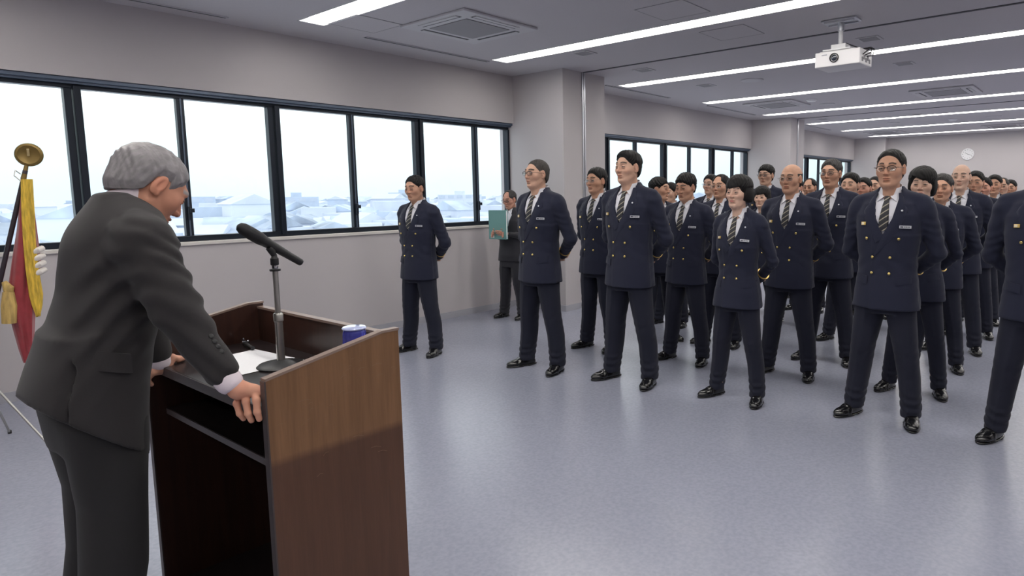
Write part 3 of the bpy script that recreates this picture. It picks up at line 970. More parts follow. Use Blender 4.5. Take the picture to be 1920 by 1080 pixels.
def officer_hands():
    """hands clasped behind the back"""
    S = Sculpt((-.30, -.13, .84), (-.11, .13, .99), .0045)
    simple_hand(S, (-.195, .085, .930), None, (-.12, -1, -.25), (-.1, -.1, 1), (-1, .1, 0), .95, .30)
    simple_hand(S, (-.180, -.085, .935), None, (-.0, 1, -.28), (0, .1, 1), (-1, 0, 0), .95, .38)
    V, Q = S.mesh()
    V1 = relax(V, Q, 1, .4)
    # trunk, arms and legs that carry head and hands under the uniform
    S = Sculpt((-.24, -.30, .06), (.12, .30, 1.50), .016)
    S.add(S.loft([(.80, 0, 0, .08, .13), (1.05, 0, 0, .08, .12), (1.3, 0, 0, .08, .14), (1.40, -.01, 0, .05, .10)]))
    S.add(S.cone((-.01, 0, 1.36), (-.018, 0, 1.48), .05, .045), .02)
    for s_ in (-1, 1):
        S.add(S.cone((-.02, 0, 1.36), (-.02, s_*.165, 1.36), .04, .04), .02)
        S.add(S.cone((-.02, s_*.165, 1.36), (-.085, s_*.245, 1.085), .036, .030), .01)
        S.add(S.cone((-.085, s_*.245, 1.085), (-.19, s_*.09, .935), .030, .024), .01)
        S.add(S.cone((0, s_*.075, .85), (.0, s_*.118, .48), .06, .040), .02)
        S.add(S.cone((.0, s_*.118, .48), (0, s_*.150, .08), .040, .030), .01)
    V2, Q2 = S.mesh()
    return np.concatenate([V1, V2]), np.concatenate([Q, Q2+len(V1)])

BASE = {}
def base_meshes():
    for fem in (False, True):
        for sd in ((3, 11) if not fem else (7,)):
            V, Q = jacket_mesh(fem, sd); BASE['jacket', fem, sd] = np_mesh('jacket', V, Q, [m_navy])
        V, Q = trouser_mesh(fem, 4); BASE['trousers', fem, 0] = np_mesh('trousers', V, Q, [m_navy2])
        V, Q = trouser_mesh(fem, 9, .105); BASE['trousers', fem, 1] = np_mesh('trousers', V, Q, [m_navy2])
        P = TORSO_F if fem else TORSO
        S = Sculpt((-.12, -.12, 1.02), (.15, .12, 1.52), .006)
        S.add(S.loft([(q[0], q[1], q[2], q[3]-.011, q[4]-.011) for q in P]))
        S.cut(S.boxd((.03, 0, 1.24), (.14, .115, .235)))
        V, Q = S.mesh(); V = relax(V, Q, 2)
        BASE['shirt', fem] = (V, Q)
    V, Q = shoe_mesh(); BASE['shoe'] = np_mesh('shoe', V, Q, [m_shoe])
    BASE['hands'] = officer_hands()
base_meshes()

def shirt_obj(fem, parent):
    key = ('shirtme', fem)
    if key not in BASE:
        V, Q = BASE['shirt', fem]
        vs = [tuple(v) for v in V]; fs = [tuple(int(i) for i in q) for q in Q]
        mb = MB(); mb.add(vs, fs, 0, True)
        # collar stand and two pointed leaves
        R0, R1 = (.062, .058) if not fem else (.054, .050)
        n = 28; ring = []
        for k in range(n+1):
            a = math.radians(18+324*k/n)       # opening at the front
            for (r, z) in ((R0+.004, 1.452), (R1+.001, 1.498), (R1+.004, 1.500), (R0+.012, 1.462)):
                fz = .022*math.cos(a)          # collar dips at the front
                ring.append((-.022+r*math.cos(a)*1.05, r*math.sin(a), z-fz*.9))
        fs2 = [(k*4+j, k*4+(j+1) % 4, (k+1)*4+(j+1) % 4, (k+1)*4+j) for k in range(n) for j in range(4)]
        mb.add(ring, fs2, 0, True)
        P = TORSO_F if fem else TORSO
        for s_ in (-1, 1):
            tx = lambda y, z: torso_x(P, y, z)-.004
            a = Vector((.042, s_*.006, 1.462)); b_ = Vector((.018, s_*.052, 1.470))
            c = Vector((tx(.050, 1.410)+.004, s_*.056, 1.405)); d = Vector((tx(.022, 1.432)+.012, s_*.022, 1.432))
            e = [a, b_, c, d]
            o_ = Vector((.004, 0, .002))
            mb.add([v for v in e]+[v-o_ for v in e], [(0, 1, 2, 3), (7, 6, 5, 4), (0, 4, 5, 1), (1, 5, 6, 2), (2, 6, 7, 3), (3, 7, 4, 0)], 0, False)
        o = mb.build('shirt', m_shirt, parent); BASE[key] = o.data
        return o
    return link('shirt', BASE[key], parent)

def tie_obj(fem, parent, m=None):
    key = ('tieme', fem)
    if key not in BASE:
        P = TORSO_F if fem else TORSO
        mb = MB()
        rows = []
        for z, w in ((1.440, .013), (1.425, .019), (1.412, .014), (1.38, .020), (1.30, .029), (1.24, .030), (1.225, .020)):
            x = torso_x(P, 0, z)-.004+(.010 if z > 1.40 else .004)
            rows.append([(x-.006, -w, z), (x+.001, -w*.85, z), (x+.004, 0, z), (x+.001, w*.85, z), (x-.006, w, z)])
        vs = [p for r in rows for p in r]
        fs = [(i*5+j, i*5+j+1, (i+1)*5+j+1, (i+1)*5+j) for i in range(len(rows)-1) for j in range(4)]
        fs += [(i*5+4, i*5, (i+1)*5, (i+1)*5+4) for i in range(len(rows)-1)]
        fs += [(0, 4, 3, 2, 1), tuple(5*(len(rows)-1)+j for j in range(5))]
        mb.add(vs, fs, 0, True)
        o = mb.build('tie', m or m_tie, parent, 30); BASE[key] = o.data
        return o
    return link('tie', BASE[key], parent)

def jacket_trim(fem, root, jk, detail=2):
    """lapels, buttons, name plate, badge, lapel pin, pocket flaps, cuff braid"""
    P = TORSO_F if fem else TORSO
    key = ('trim', fem)
    if key not in BASE:
        B = BASE[key] = {}
        lap = []
        for s_ in (-1, 1):
            vb = VB if s_ > 0 else VB+.01
            inn = [((-.050, 1.075) if s_ > 0 else (.012, 1.17)), (-.002, 1.195), (v_half(1.30), 1.30), (v_half(1.37), 1.37), (v_half(1.42)-.004, 1.42), (.060, 1.455)]
            outb = [((-.040, 1.068) if s_ > 0 else (.04, 1.15)), (.052, 1.175), (.110, 1.28), (.130, 1.345), (.098, 1.415), (.080, 1.462)]
            mb = surf_patch(inn, outb, P, .0045, .0045, 'lapel', m_navy, None, 6, .003, s_)
            o = mb.build('lapel', m_navy, None, 50); B['lapel', s_] = o.data; bpy.data.objects.remove(o)
        mb = MB().lathe([(.0092, -.002), (.0092, .001), (.0076, .0032), (.004, .0045), (.0005, .0047)], 14)
        o = mb.build('button', m_brass, None); B['button'] = o.data; bpy.data.objects.remove(o)
        mb = MB().box(-.034, .034, -.0085, .0085, -.001, .0025, bev=.001).box(-.029, -.012, -.004, .004, .0024, .003, mi=1)
        for k in range(5): mb.box(-.007+k*.007, -.003+k*.007, -.004, .004, .0024, .003, mi=1)
        o = mb.build('name_plate', [m_silver, m_ink], None); B['name_plate'] = o.data; bpy.data.objects.remove(o)
        mb = MB().box(-.016, .016, -.010, .010, -.001, .003, bev=.001).box(-.013, .004, -.007, .007, .003, .0036, mi=1)
        o = mb.build('breast_badge', [m_gold, m_cream], None); B['breast_badge'] = o.data; bpy.data.objects.remove(o)
        mb = MB().lathe([(.006, -.001), (.006, .002), (.003, .003), (.0005, .0032)], 10)
        o = mb.build('lapel_pin', m_silver, None); B['lapel_pin'] = o.data; bpy.data.objects.remove(o)
        for s_ in (-1, 1):
            mb = surf_patch([(.085, .940), (.085, .89)], [(.165, .955), (.165, .905)], P, .006, .005, 'pocket_flap', m_navy, None, 8, 0, s_)
            o = mb.build('pocket_flap', m_navy, None, 50); B['pocket_flap', s_] = o.data; bpy.data.objects.remove(o)
            sh = .178 if not fem else .155
            el = Vector((-.085, s_*(sh+.085), 1.085)); wr = Vector((-.175, s_*.095, .945))
            d = (wr-el).normalized(); p = wr-d*.055
            mb = MB().tube([p-d*.004, p+d*.004], .0495, 20, 0, True)
            o = mb.build('cuff_braid', m_gold, None); B['cuff_braid', s_] = o.data; bpy.data.objects.remove(o)
    B = BASE[key]
    def put(nm, me, y=None, z=None, off=.004, roll=0):
        o = link(nm, me, jk)
        if y is not None:
            e = .004
            x = torso_x(P, y, z)
            nx = Vector((1, -(torso_x(P, y+e, z)-torso_x(P, y-e, z))/(2*e), -(torso_x(P, y, z+e)-torso_x(P, y, z-e))/(2*e))).normalized()
            yl = Vector((0, 1, 0)); yl = (yl-nx*yl.dot(nx)).normalized(); zl = nx.cross(yl)
            if roll: yl, zl = yl*math.cos(roll)+zl*math.sin(roll), zl*math.cos(roll)-yl*math.sin(roll)
            p = Vector((x, y, z))+nx*off
            o.matrix_local = Matrix(((yl.x, zl.x, nx.x, p.x), (yl.y, zl.y, nx.y, p.y), (yl.z, zl.z, nx.z, p.z), (0, 0, 0, 1)))
        return o
    for s_ in (-1, 1): put('lapel', B['lapel', s_])
    bz = ((1.178, .092, .092), (1.062, .055, .047), (.962, .055, .047))
    for z, yr, yl in bz:
        put('button', B['button'], -yr, z, .009); put('button', B['button'], yl, z, .009)
    put('name_plate', B['name_plate'], .122 if not fem else .105, 1.250, .006)
    put('breast_badge', B['breast_badge'], -.118 if not fem else -.10, 1.268, .006)
    put('lapel_pin', B['lapel_pin'], .098, 1.345, .011)
    for s_ in (-1, 1):
        put('pocket_flap', B['pocket_flap', s_]); put('cuff_braid', B['cuff_braid', s_])

def glasses_obj(kind, parent, dy=0):
    """two rims, bridge, temples; lenses are sub-parts"""
    m = m_gframe if kind != 'wire' else m_sframe
    r = .0011 if kind == 'wire' else .0017
    mb = MB()
    a_, b_ = (.024, .0155)
    rims = []
    for s_ in (-1, 1):
        pts = []
        for k in range(25):
            a = 2*math.pi*k/24
            ca, sa = math.cos(a), math.sin(a)
            y = s_*.032+a_*abs(ca)**.75*(1 if ca > 0 else -1); z = .004+b_*abs(sa)**.75*(1 if sa > 0 else -1)
            pts.append((.1045-.35*max(abs(y)-.03, 0), y, z))
        rims.append(pts)
        if kind == 'half':
            mb.tube(pts[:13], r*1.3, 6); mb.tube(pts[12:], r*.5, 6)
        else: mb.tube(pts, r, 6)
        mb.tube([(.098, s_*.056, .010), (.09, s_*.073, .011), (.04, s_*.079, .010), (-.005, s_*.0815, .008), (-.025, s_*.080, -.008)], r, 6)
    mb.tube([(.104, -.009, .008), (.108, 0, .0105), (.104, .009, .008)], r, 6)
    o = mb.build('glasses', m, parent)
    for pts in rims:
        vs = [Vector(p) for p in pts[:-1]]; n = len(vs)
        l = MB().add(vs+[v-Vector((.0012, 0, 0)) for v in vs], [tuple(range(n)), tuple(range(2*n-1, n-1, -1))]+[(k, (k+1) % n, (k+1) % n+n, k+n) for k in range(n)])
        l.build('lens', m_lens, o)
    return o

def make_head(root, cfg, loc, rot, res):
    """head (with neck) as body mesh child; hair and glasses children. rot=(yaw, pitch) of the head on the neck"""
    S = head_sculpt(res, cfg.get('fw', 1), cfg.get('jaw', 1), cfg.get('fem', False), cfg.get('age', .3), cfg.get('nose', 1), cfg.get('cheeks', 1), cfg.get('brow', 1))
    V, Q = S.mesh()
    V = relax(V, Q, 1, .35)
    skin = SKIN[cfg.get('skin', 'mid')]
    C = face_tint(V, skin, cfg.get('fem', False), cfg.get('browcol', (34, 28, 28)), cfg.get('browh', 1), cfg.get('browz', .033), cfg.get('lips'), cfg.get('stubble', 0), cfg.get('browt', 1 if not cfg.get('fem') else .7))
    k = cfg.get('hs', 1.0)
    M = Matrix.Translation(loc) @ Matrix.Rotation(rot[0], 4, 'Z') @ Matrix.Rotation(-rot[1], 4, 'Y') @ Matrix.Scale(k, 4)
    st = dict(HAIRS[cfg['hair']]); st['fw'] = cfg.get('fw', 1); st.update(cfg.get('hx', {}))
    hs = hair_sculpt(S, st, res)
    return V, Q, C, M, hs

def xf(V, M):
    A = np.array(M); return V@A[:3, :3].T+A[:3, 3]

def eyes(parent, M, cfg, closed=False):
    for s_ in (-1, 1):
        mb = MB()
        bm = bmesh.new(); bmesh.ops.create_uvsphere(bm, u_segments=16, v_segments=10, radius=.0128)
        gz = Vector((1, cfg.get('gaze', 0), cfg.get('gazez', -.05))).normalized()
        vs = [v.co.copy() for v in bm.verts]
        fs = [[v.index for v in f.verts] for f in bm.faces]
        iris = [f.calc_center_median().normalized().dot(gz) > .76 for f in bm.faces]
        bm.free()
        vs = [Vector((.0768, s_*.031, .0058))+Vector((v.x*1.02, v.y, v.z)) for v in vs]
        for f, q in zip(fs, iris): mb.add([vs[i] for i in f], [tuple(range(len(f)))], 1 if q else 0, True)
        o = mb.build('eye', [m_sclera, m_iris], parent)
        o.matrix_local = M

def officer(x, y, rz, cfg, label, height=1.72, detail=2, group=None, lean=0.0):
    fem = cfg.get('fem', False)
    root = empty('person', (x, y, 0), math.pi+rz)
    k = height/1.72
    root.scale = (k, k, k)
    if lean: root.rotation_euler = (lean, 0, math.pi+rz)
    tag(root, label, 'person', group or 'uniformed officers standing in rows')
    res = {2: .0026, 1: .0036, 0: .0050}[detail]
    loc = (HX, 0, HZ) if not fem else (HX-.002, 0, HZ)
    V, Q, C, M, hs = make_head(root, cfg, loc, cfg.get('turn', (0, 0)), res)
    V = xf(V, M)
    HV, HQ = BASE['hands']
    Va = np.concatenate([V, HV]); Qa = np.concatenate([Q, HQ+len(V)])
    Ca = np.concatenate([C, np.tile(lin(SKIN[cfg.get('skin', 'mid')]), (len(HV), 1))])
    body = link('body', np_mesh('body', Va, Qa, [m_skin], Ca), root)
    HVt, HQt = hs.mesh()
    ho = link('hair', np_mesh('hair', relax(HVt, HQt, 1, .4), HQt, [cfg.get('hmat', m_hblack)]), root)
    ho.matrix_local = M
    if cfg.get('glasses'):
        g = glasses_obj(cfg['glasses'], root); g.matrix_local = M
    if detail >= 1: eyes(root, M, cfg)
    sd = cfg.get('seed', 3)
    jk = link('jacket', BASE['jacket', fem, 7 if fem else sd], root)
    jacket_trim(fem, root, jk)
    shirt_obj(fem, root); tie_obj(fem, root)
    st = cfg.get('stance', 0)
    link('trousers', BASE['trousers', fem, st], root)
    sp = (.13 if st == 0 else .105)+.045
    for s_ in (-1, 1):
        o = link('shoe', BASE['shoe'], root)
        o.location = (-.005, s_*(sp+.004), 0); o.rotation_euler = (0, 0, s_*(.30 if st == 0 else .22))
    return root
# ================================================================ the officers
def face_to(x, y, tx=.5, ty=2.1, w=1.0):
    """turn from straight ahead (-x) toward a target, fraction w"""
    a = math.atan2(ty-y, tx-x)-math.pi
    a = (a+math.pi) % (2*math.pi)-math.pi
    return a*w

G = 'uniformed officers standing in rows'
R = math.radians
PEOPLE = [
 # x, y, body turn, height, detail, cfg, label
 (3.69, 5.03, .16, 1.63, 2, dict(hair='short', skin='tan', turn=(.10, -.12), seed=11, jaw=.95, hx=dict(zf=.086, top=.004)),
  'officer in navy uniform standing alone before the windows, nearest to the microphone'),
 (3.94, 3.74, -.02, 1.735, 2, dict(hair='buzz', glasses='half', skin='mid', hmat=m_hcrop, turn=(-.10, .03), seed=3, fw=.97, hx=dict(zf=.106, temple=-.006)),
  'officer with cropped hair and half-rim glasses, front row, leftmost'),
 (4.07, 2.92, .0, 1.765, 2, dict(hair='swept', skin='mid', turn=(-.12, .02), seed=11, jaw=1.06, fw=.98),
  'tall officer with thick black swept-up hair in the front row'),
 (4.16, 2.06, -.03, 1.555, 2, dict(hair='bob', fem=True, skin='pale', lips=(186, 100, 100), turn=(-.05, .02), age=.2, nose=.9),
  'woman officer with a dark bob in the front row'),
 (4.34, 1.13, -.02, 1.70, 2, dict(hair='crop', glasses='half', skin='tan', turn=(.02, .0), seed=3, jaw=.98, stance=0, age=.7, hx=dict(zf=.113, temple=-.012)),
  'front-row officer with high forehead and dark half-rim glasses, largest figure on the right'),
 (4.38, .33, .0, 1.70, 2, dict(hair='short', skin='mid', seed=11), 'officer cut off by the right edge of the picture'),
 (4.79, 3.80, -.0, 1.685, 2, dict(hair='flat', glasses='wire', skin='tan', turn=(-.05, .0), seed=11, fw=1.03, stance=1),
  'officer with flat-top black hair and wire glasses behind the leftmost of the front row'),
 (4.87, 2.90, .0, 1.61, 2, dict(hair='messy', skin='tan', turn=(-.05, -.18), seed=3, gazez=-.3, hx=dict(part=.02)),
  'officer with a loose fringe looking down, second row, beside the tall officer'),
 (4.97, 2.02, .0, 1.665, 2, dict(hair='bald', glasses='wire', skin='tan', hmat=m_hcrop, turn=(-.04, -.02), seed=11, age=.8),
  'bald officer with thin glasses behind the woman with the bob'),
 (5.07, 1.11, .06, 1.60, 2, dict(hair='bob2', fem=True, skin='pale', lips=(186, 104, 100), turn=(.02, .0), age=.2),
  'woman officer with side-swept black hair behind the high-forehead officer'),
 (5.60, 1.93, .0, 1.715, 2, dict(hair='short', glasses='dark', hmat=m_hgrey, skin='tan', turn=(-.02, .02), seed=3, fw=.96, age=.7),
  'tall officer with greying hair and black-rimmed glasses in the third row'),
 (5.88, 1.14, .04, 1.575, 2, dict(hair='short', hmat=m_hgrey, skin='tan', seed=11, age=.9, turn=(0, 0), hx=dict(thick=.009)),
  'officer with wavy grey-black hair right of the side-swept woman officer'),
 (6.64, 1.14, .03, 1.68, 1, dict(hair='bald', skin='pale', hmat=m_hblack, seed=3, jaw=.9, fw=.94),
  'officer with a shiny bald crown in the right-hand file'),
 (7.42, 1.15, .03, 1.63, 1, dict(hair='short', skin='tan', seed=11), 'officer directly behind the shiny bald one in the right-hand file'),
 (8.20, 1.19, .03, 1.58, 1, dict(hair='flat', skin='ruddy', seed=3, fw=1.04), 'officer sixth from the front in the right-hand file'),
 (8.95, 1.19, .03, 1.62, 1, dict(hair='short', skin='tan', seed=11), 'officer seventh from the front in the right-hand file'),
 (9.75, 1.21, .02, 1.60, 1, dict(hair='recede', skin='mid', seed=3, hmat=m_hgrey), 'grey-haired officer eighth from the front in the right-hand file'),
 (10.5, 1.21, .0, 1.58, 1, dict(hair='short', skin='tan', seed=11), 'last officer of the right-hand file, smallest head at the right'),
 (5.43, 3.54, .9, 1.60, 1, dict(hair='messy', skin='tan', turn=(.8, 0), seed=3, stance=1), 'dark-haired officer turned away behind the tall front-row officer'),
 (6.15, 3.86, -.0, 1.56, 1, dict(hair='flat', glasses='wire', skin='mid', seed=11), 'officer with glasses half hidden behind the one looking down'),
 (5.62, 2.97, .0, 1.62, 2, dict(hair='recede', glasses='wire', skin='tan', seed=11, age=.8, hx=dict(recede=.04)), 'officer with receding hair and wire glasses in front of the far window'),
 (6.90, 3.78, .0, 1.66, 1, dict(hair='short', glasses='wire', skin='mid', seed=3), 'dark-haired officer with glasses farthest left against the second window'),
 (6.35, 2.89, .1, 1.50, 1, dict(hair='bob', fem=True, skin='pale'), 'small woman officer half hidden behind the front woman with the bob'),
 (7.45, 3.34, -.0, 1.77, 1, dict(hair='messy', glasses='dark', skin='mid', seed=3), 'young officer with shaggy black hair and glasses behind the bald officer with glasses'),
 (7.0, 2.80, .0, 1.60, 1, dict(hair='flat', skin='ruddy', seed=11), 'officer hidden but for his ruddy face behind the bald officer with glasses'),
 (7.9, 2.98, .0, 1.61, 1, dict(hair='recede', skin='tan', seed=3), 'officer with high forehead left of the black-rimmed glasses'),
 (8.7, 3.40, .0, 1.48, 1, dict(hair='bald', skin='pale', seed=11, hmat=m_hgrey), 'short bald officer low in the gap left of the greying tall one'),
 (6.45, 2.04, .0, 1.62, 1, dict(hair='flat', skin='mid', seed=11, fw=1.04), 'officer with round face and flat black hair left of the high-forehead officer'),
 (7.30, 2.17, .0, 1.59, 1, dict(hair='short', skin='ruddy', seed=3), 'officer glimpsed in the gap behind the round-faced one'),
 (7.95, 2.24, .0, 1.62, 1, dict(hair='buzz', skin='mid', seed=11), 'officer with buzz cut just left of the high-forehead officer\'s ear'),
]
for (x, y, rz, hgt_, det, cfg, lab) in PEOPLE:
    officer(x, y, rz, cfg, lab, hgt_, det, G)
# ================================================================ lectern and what stands on it
def wood_mat(name, c1, c2, rough=.35, dark=None):
    m = bpy.data.materials.new(name); m.use_nodes = True
    t = m.node_tree; b = t.nodes['Principled BSDF']; b.inputs['Roughness'].default_value = rough
    tc = t.nodes.new('ShaderNodeTexCoord'); mp = t.nodes.new('ShaderNodeMapping')
    mp.inputs['Scale'].default_value = (16, 16, 1.1)
    mp.inputs['Location'].default_value = (.31, .17, .43)
    n = t.nodes.new('ShaderNodeTexNoise'); n.inputs['Scale'].default_value = 2.2; n.inputs['Detail'].default_value = 8; n.inputs['Distortion'].default_value = .6
    t.links.new(tc.outputs['Object'], mp.inputs[0]); t.links.new(mp.outputs[0], n.inputs['Vector'])
    r = t.nodes.new('ShaderNodeValToRGB'); r.color_ramp.elements[0].position = .35; r.color_ramp.elements[0].color = c1
    r.color_ramp.elements[1].position = .65; r.color_ramp.elements[1].color = c2
    t.links.new(n.outputs['Fac'], r.inputs[0])
    n2 = t.nodes.new('ShaderNodeTexNoise'); n2.inputs['Scale'].default_value = 60; n2.inputs['Detail'].default_value = 3
    mp2 = t.nodes.new('ShaderNodeMapping'); mp2.inputs['Scale'].default_value = (3, 3, .15)
    t.links.new(tc.outputs['Object'], mp2.inputs[0]); t.links.new(mp2.outputs[0], n2.inputs['Vector'])
    mr = t.nodes.new('ShaderNodeMapRange'); mr.inputs['To Min'].default_value = .78; mr.inputs['To Max'].default_value = 1.2
    t.links.new(n2.outputs['Fac'], mr.inputs['Value'])
    mx = t.nodes.new('ShaderNodeMix'); mx.data_type = 'RGBA'; mx.blend_type = 'MULTIPLY'; mx.inputs[0].default_value = 1
    t.links.new(r.outputs[0], mx.inputs[6]); t.links.new(mr.outputs[0], mx.inputs[7])
    src = mx.outputs[2]
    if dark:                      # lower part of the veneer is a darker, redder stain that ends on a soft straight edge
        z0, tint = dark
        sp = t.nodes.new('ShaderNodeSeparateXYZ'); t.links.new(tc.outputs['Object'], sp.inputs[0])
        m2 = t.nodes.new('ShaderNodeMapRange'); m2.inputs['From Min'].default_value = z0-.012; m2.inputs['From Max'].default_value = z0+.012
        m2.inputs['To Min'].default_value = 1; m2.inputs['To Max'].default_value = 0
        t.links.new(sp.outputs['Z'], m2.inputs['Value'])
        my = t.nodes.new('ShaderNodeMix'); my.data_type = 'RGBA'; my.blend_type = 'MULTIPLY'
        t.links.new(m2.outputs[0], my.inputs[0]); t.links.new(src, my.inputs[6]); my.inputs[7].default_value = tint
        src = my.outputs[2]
    t.links.new(src, b.inputs['Base Color'])
    return m
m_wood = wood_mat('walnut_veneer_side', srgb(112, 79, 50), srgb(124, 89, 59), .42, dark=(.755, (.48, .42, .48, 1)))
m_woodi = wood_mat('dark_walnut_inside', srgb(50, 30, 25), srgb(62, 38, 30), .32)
m_woodd = mat('dark_brown_laminate_top', srgb(36, 29, 30), .3, noise=(30, .15))
m_edge = mat('pale_edge_banding', srgb(132, 112, 102), .35)
m_edged = mat('worn_dark_edge', srgb(64, 56, 56), .4)
m_black = mat('black_plastic', srgb(30, 30, 32), .5)
m_blackm = mat('matt_black_metal', srgb(46, 46, 48), .45, .3)
m_steel = mat('brushed_steel_tube', srgb(176, 174, 170), .3, .85)
m_paper = mat('white_paper', srgb(246, 246, 250), .8)
m_text = mat('faint_print', srgb(170, 172, 182), .8)
m_chrome = mat('chrome', srgb(200, 200, 205), .12, 1.0)

LX0, LX1, LY0, LY1 = .757, 1.160, 1.700, 2.600
lec = tag(empty('lectern', (LX0, (LY0+LY1)/2, 0)), 'brown wooden lectern with open back, scratched side panel and raised rim', 'lectern')
LI = Matrix.Translation(-Vector(lec.location))
def lput(mb, name, m, parent=None):
    mb.v = [tuple(LI @ Vector(v)) for v in mb.v]
    return mb.build(name, m, parent or lec)
PT = .022
side = [(LX0, 0), (LX1, 0), (LX1, 1.046), (LX1-.055, 1.046), (LX0, .978)]
for k, y in enumerate((LY0, LY1-PT)):
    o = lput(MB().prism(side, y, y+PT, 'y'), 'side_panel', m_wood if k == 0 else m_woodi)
    # pale banding along the sloping top
    e = MB()
    e.prism([(LX0-.001, .978), (LX0-.001, .985), (LX1-.055, 1.053), (LX1+.002, 1.053), (LX1+.002, 1.046), (LX1-.055, 1.046)], y-.0015, y+PT+.0015, 'y')
    lput(e, 'edge_banding', m_edge if k == 0 else m_edge, lec)
    e = MB().box(LX0-.004, LX0, y-.001, y+PT+.001, 0, .978)
    lput(e, 'front_edging', m_edged)
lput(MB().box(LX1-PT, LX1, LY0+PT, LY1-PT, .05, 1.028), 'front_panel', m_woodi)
lput(MB().box(LX1-PT-.002, LX1+.001, LY0+PT, LY1-PT, 1.028, 1.036), 'rim', m_edge)
ZD = .905
lput(MB().box(LX0, LX1-PT, LY0+PT, LY1-PT, ZD-.030, ZD, bev=.002), 'desk_top', m_woodd)
lput(MB().box(LX0-.003, LX0, LY0+PT, LY1-PT, ZD-.030, ZD-.001), 'desk_edging', m_edged)
lput(MB().box(LX0+.05, LX1-PT, LY0+PT, LY1-PT, .700, .722), 'shelf', m_woodd)
lput(MB().box(LX0+.047, LX0+.05, LY0+PT, LY1-PT, .701, .721), 'shelf_edging', m_edged)
lput(MB().box(LX0+.03, LX1-PT, LY0+PT, LY1-PT, .06, .085), 'bottom_board', m_woodd)
lput(MB().box(LX0+.05, LX0+.07, LY0+PT, LY1-PT, 0, .06), 'plinth', m_woodi)
# scratches on the side panel
rnd = random.Random(8)
m_scr = mat('scratched_veneer', srgb(124, 98, 74), .6)
sc_ = MB()
for (u0, u1, v0, v1, n) in ((.20, .40, .86, .99, 13), (.02, .2, .82, .92, 6), (.28, .38, .12, .22, 4), (.12, .36, .66, .8, 5)):
    for k in range(n):
        x = LX0+rnd.uniform(u0, u1)*.98; z = rnd.uniform(v0, v1); L = rnd.uniform(.008, .035); a = rnd.uniform(-.25, .5)
        pts = [(x+L*t_*math.cos(a)*1.0, z+L*t_*math.sin(a)+.004*math.sin(3*t_)) for t_ in (0, .5, 1)]
        w = .0004
        for q in range(2):
            (xa, za), (xb, zb) = pts[q], pts[q+1]
            xb = min(xb, LX1-.004); xa = min(xa, LX1-.006)
            sc_.add([(xa, LY0-.0004, za-w), (xb, LY0-.0004, zb-w), (xb, LY0-.0004, zb+w), (xa, LY0-.0004, za+w),
                     (xa, LY0+.001, za-w), (xb, LY0+.001, zb-w), (xb, LY0+.001, zb+w), (xa, LY0+.001, za+w)], [(0, 1, 2, 3), (7, 6, 5, 4), (0, 4, 5, 1), (1, 5, 6, 2), (2, 6, 7, 3), (3, 7, 4, 0)])
so = lput(sc_, 'scratches', m_scr); so['kind'] = 'stuff'

# microphone on its table stand
ms_ = tag(empty('microphone_stand', (.992, 2.105, ZD)), 'steel table stand with round dark base on the lectern, holding the microphone', 'microphone stand')
MB().lathe([(.072, 0), (.074, .004), (.066, .011), (.03, .017), (.016, .022), (.001, .022)], 40).build('base', m_blackm, ms_)
MB().tube([(0, 0, .018), (0, 0, .150)], .0125, 20).build('lower_tube', m_steel, ms_)
MB().lathe([(.0125, .148), (.0150, .150), (.0150, .172), (.0125, .176), (.009, .176)], 24).build('collar', m_steel, ms_)
MB().tube([(0, 0, .172), (0, 0, .318)], .0085, 18).build('upper_tube', m_steel, ms_)
g = MB().lathe([(.016, .312), (.0165, .314), (.0165, .318), (.009, .319)], 24)
g.build('lock_ring', m_black, ms_)
g = MB().lathe([(.008, .318), (.010, .326), (.008, .332)], 18)
g.build('thread', m_chrome, ms_)
g = MB().lathe([(.010, .330), (.0125, .333), (.0125, .352), (.009, .356), (.008, .366)], 20)
g.tube([(0, 0, .360), (-.006, 0, .375), (-.016, 0, .388)], [.008, .011, .010], 12)
g.build('clip', m_black, ms_)
mic_c = Vector((.985, 2.11, 1.301)); mic_d = Vector((-.172, .0, .117)).normalized()
mc = tag(empty('microphone', mic_c), 'long black microphone tilted toward the speaker on its stand', 'microphone')
Mm = axis_matrix((0, 0, 0), mic_d)
MB().lathe([(.0095, -.118), (.0115, -.114), (.0125, -.06), (.0145, -.01), (.0165, .02), (.0180, .03)], 28, Mm).build('handle', m_blackm, mc)
MB().lathe([(.0180, .03), (.0195, .035), (.0200, .075), (.0185, .098), (.0135, .110), (.006, .115), (.0005, .116)], 28, Mm).build('grille', mat('dark_mesh_grille', srgb(44, 44, 46), .55, .4, bump=(900, .8, .001)), mc)
MB().box(-.004, .004, .0165, .0195, .034, .052, bev=.001, M=Mm).build('switch', m_chrome, mc)

# papers
def sheet(cx, cy, rz, w, l, lab, z=ZD, lines=True):
    n = 8; vs = []; fs = []
    for lay in (0, 1):
        for i in range(n+1):
            for j in range(n+1):
                u, v = i/n-.5, j/n-.5
                zz = .0012+.006*max(0, abs(u)-.3)**1.5*4*(1 if v > 0 else .3)+(0 if lay else .0006)
                vs.append((u*w, v*l, zz))
    N = (n+1)**2
    for i in range(n):
        for j in range(n):
            a = i*(n+1)+j
            fs += [(a, a+1, a+n+2, a+n+1), (N+a, N+a+n+1, N+a+n+2, N+a+1)]
    for i in range(n):
        a = i; b_ = (n)*(n+1)+i
        fs += [(a, a+1, N+a+1, N+a), (b_, b_+1, N+b_+1, N+b_)]
        c = i*(n+1); d = c+n
        fs += [(c, c+n+1, N+c+n+1, N+c), (d, d+n+1, N+d+n+1, N+d)]
    mb = MB().add(vs, fs, 0, True)
    o = mb.build('paper_sheet', [m_paper, m_text])
    o.location = (cx, cy, z); o.rotation_euler = (0, 0, rz)
    return tag(o, lab, 'paper', 'speech papers on the lectern')
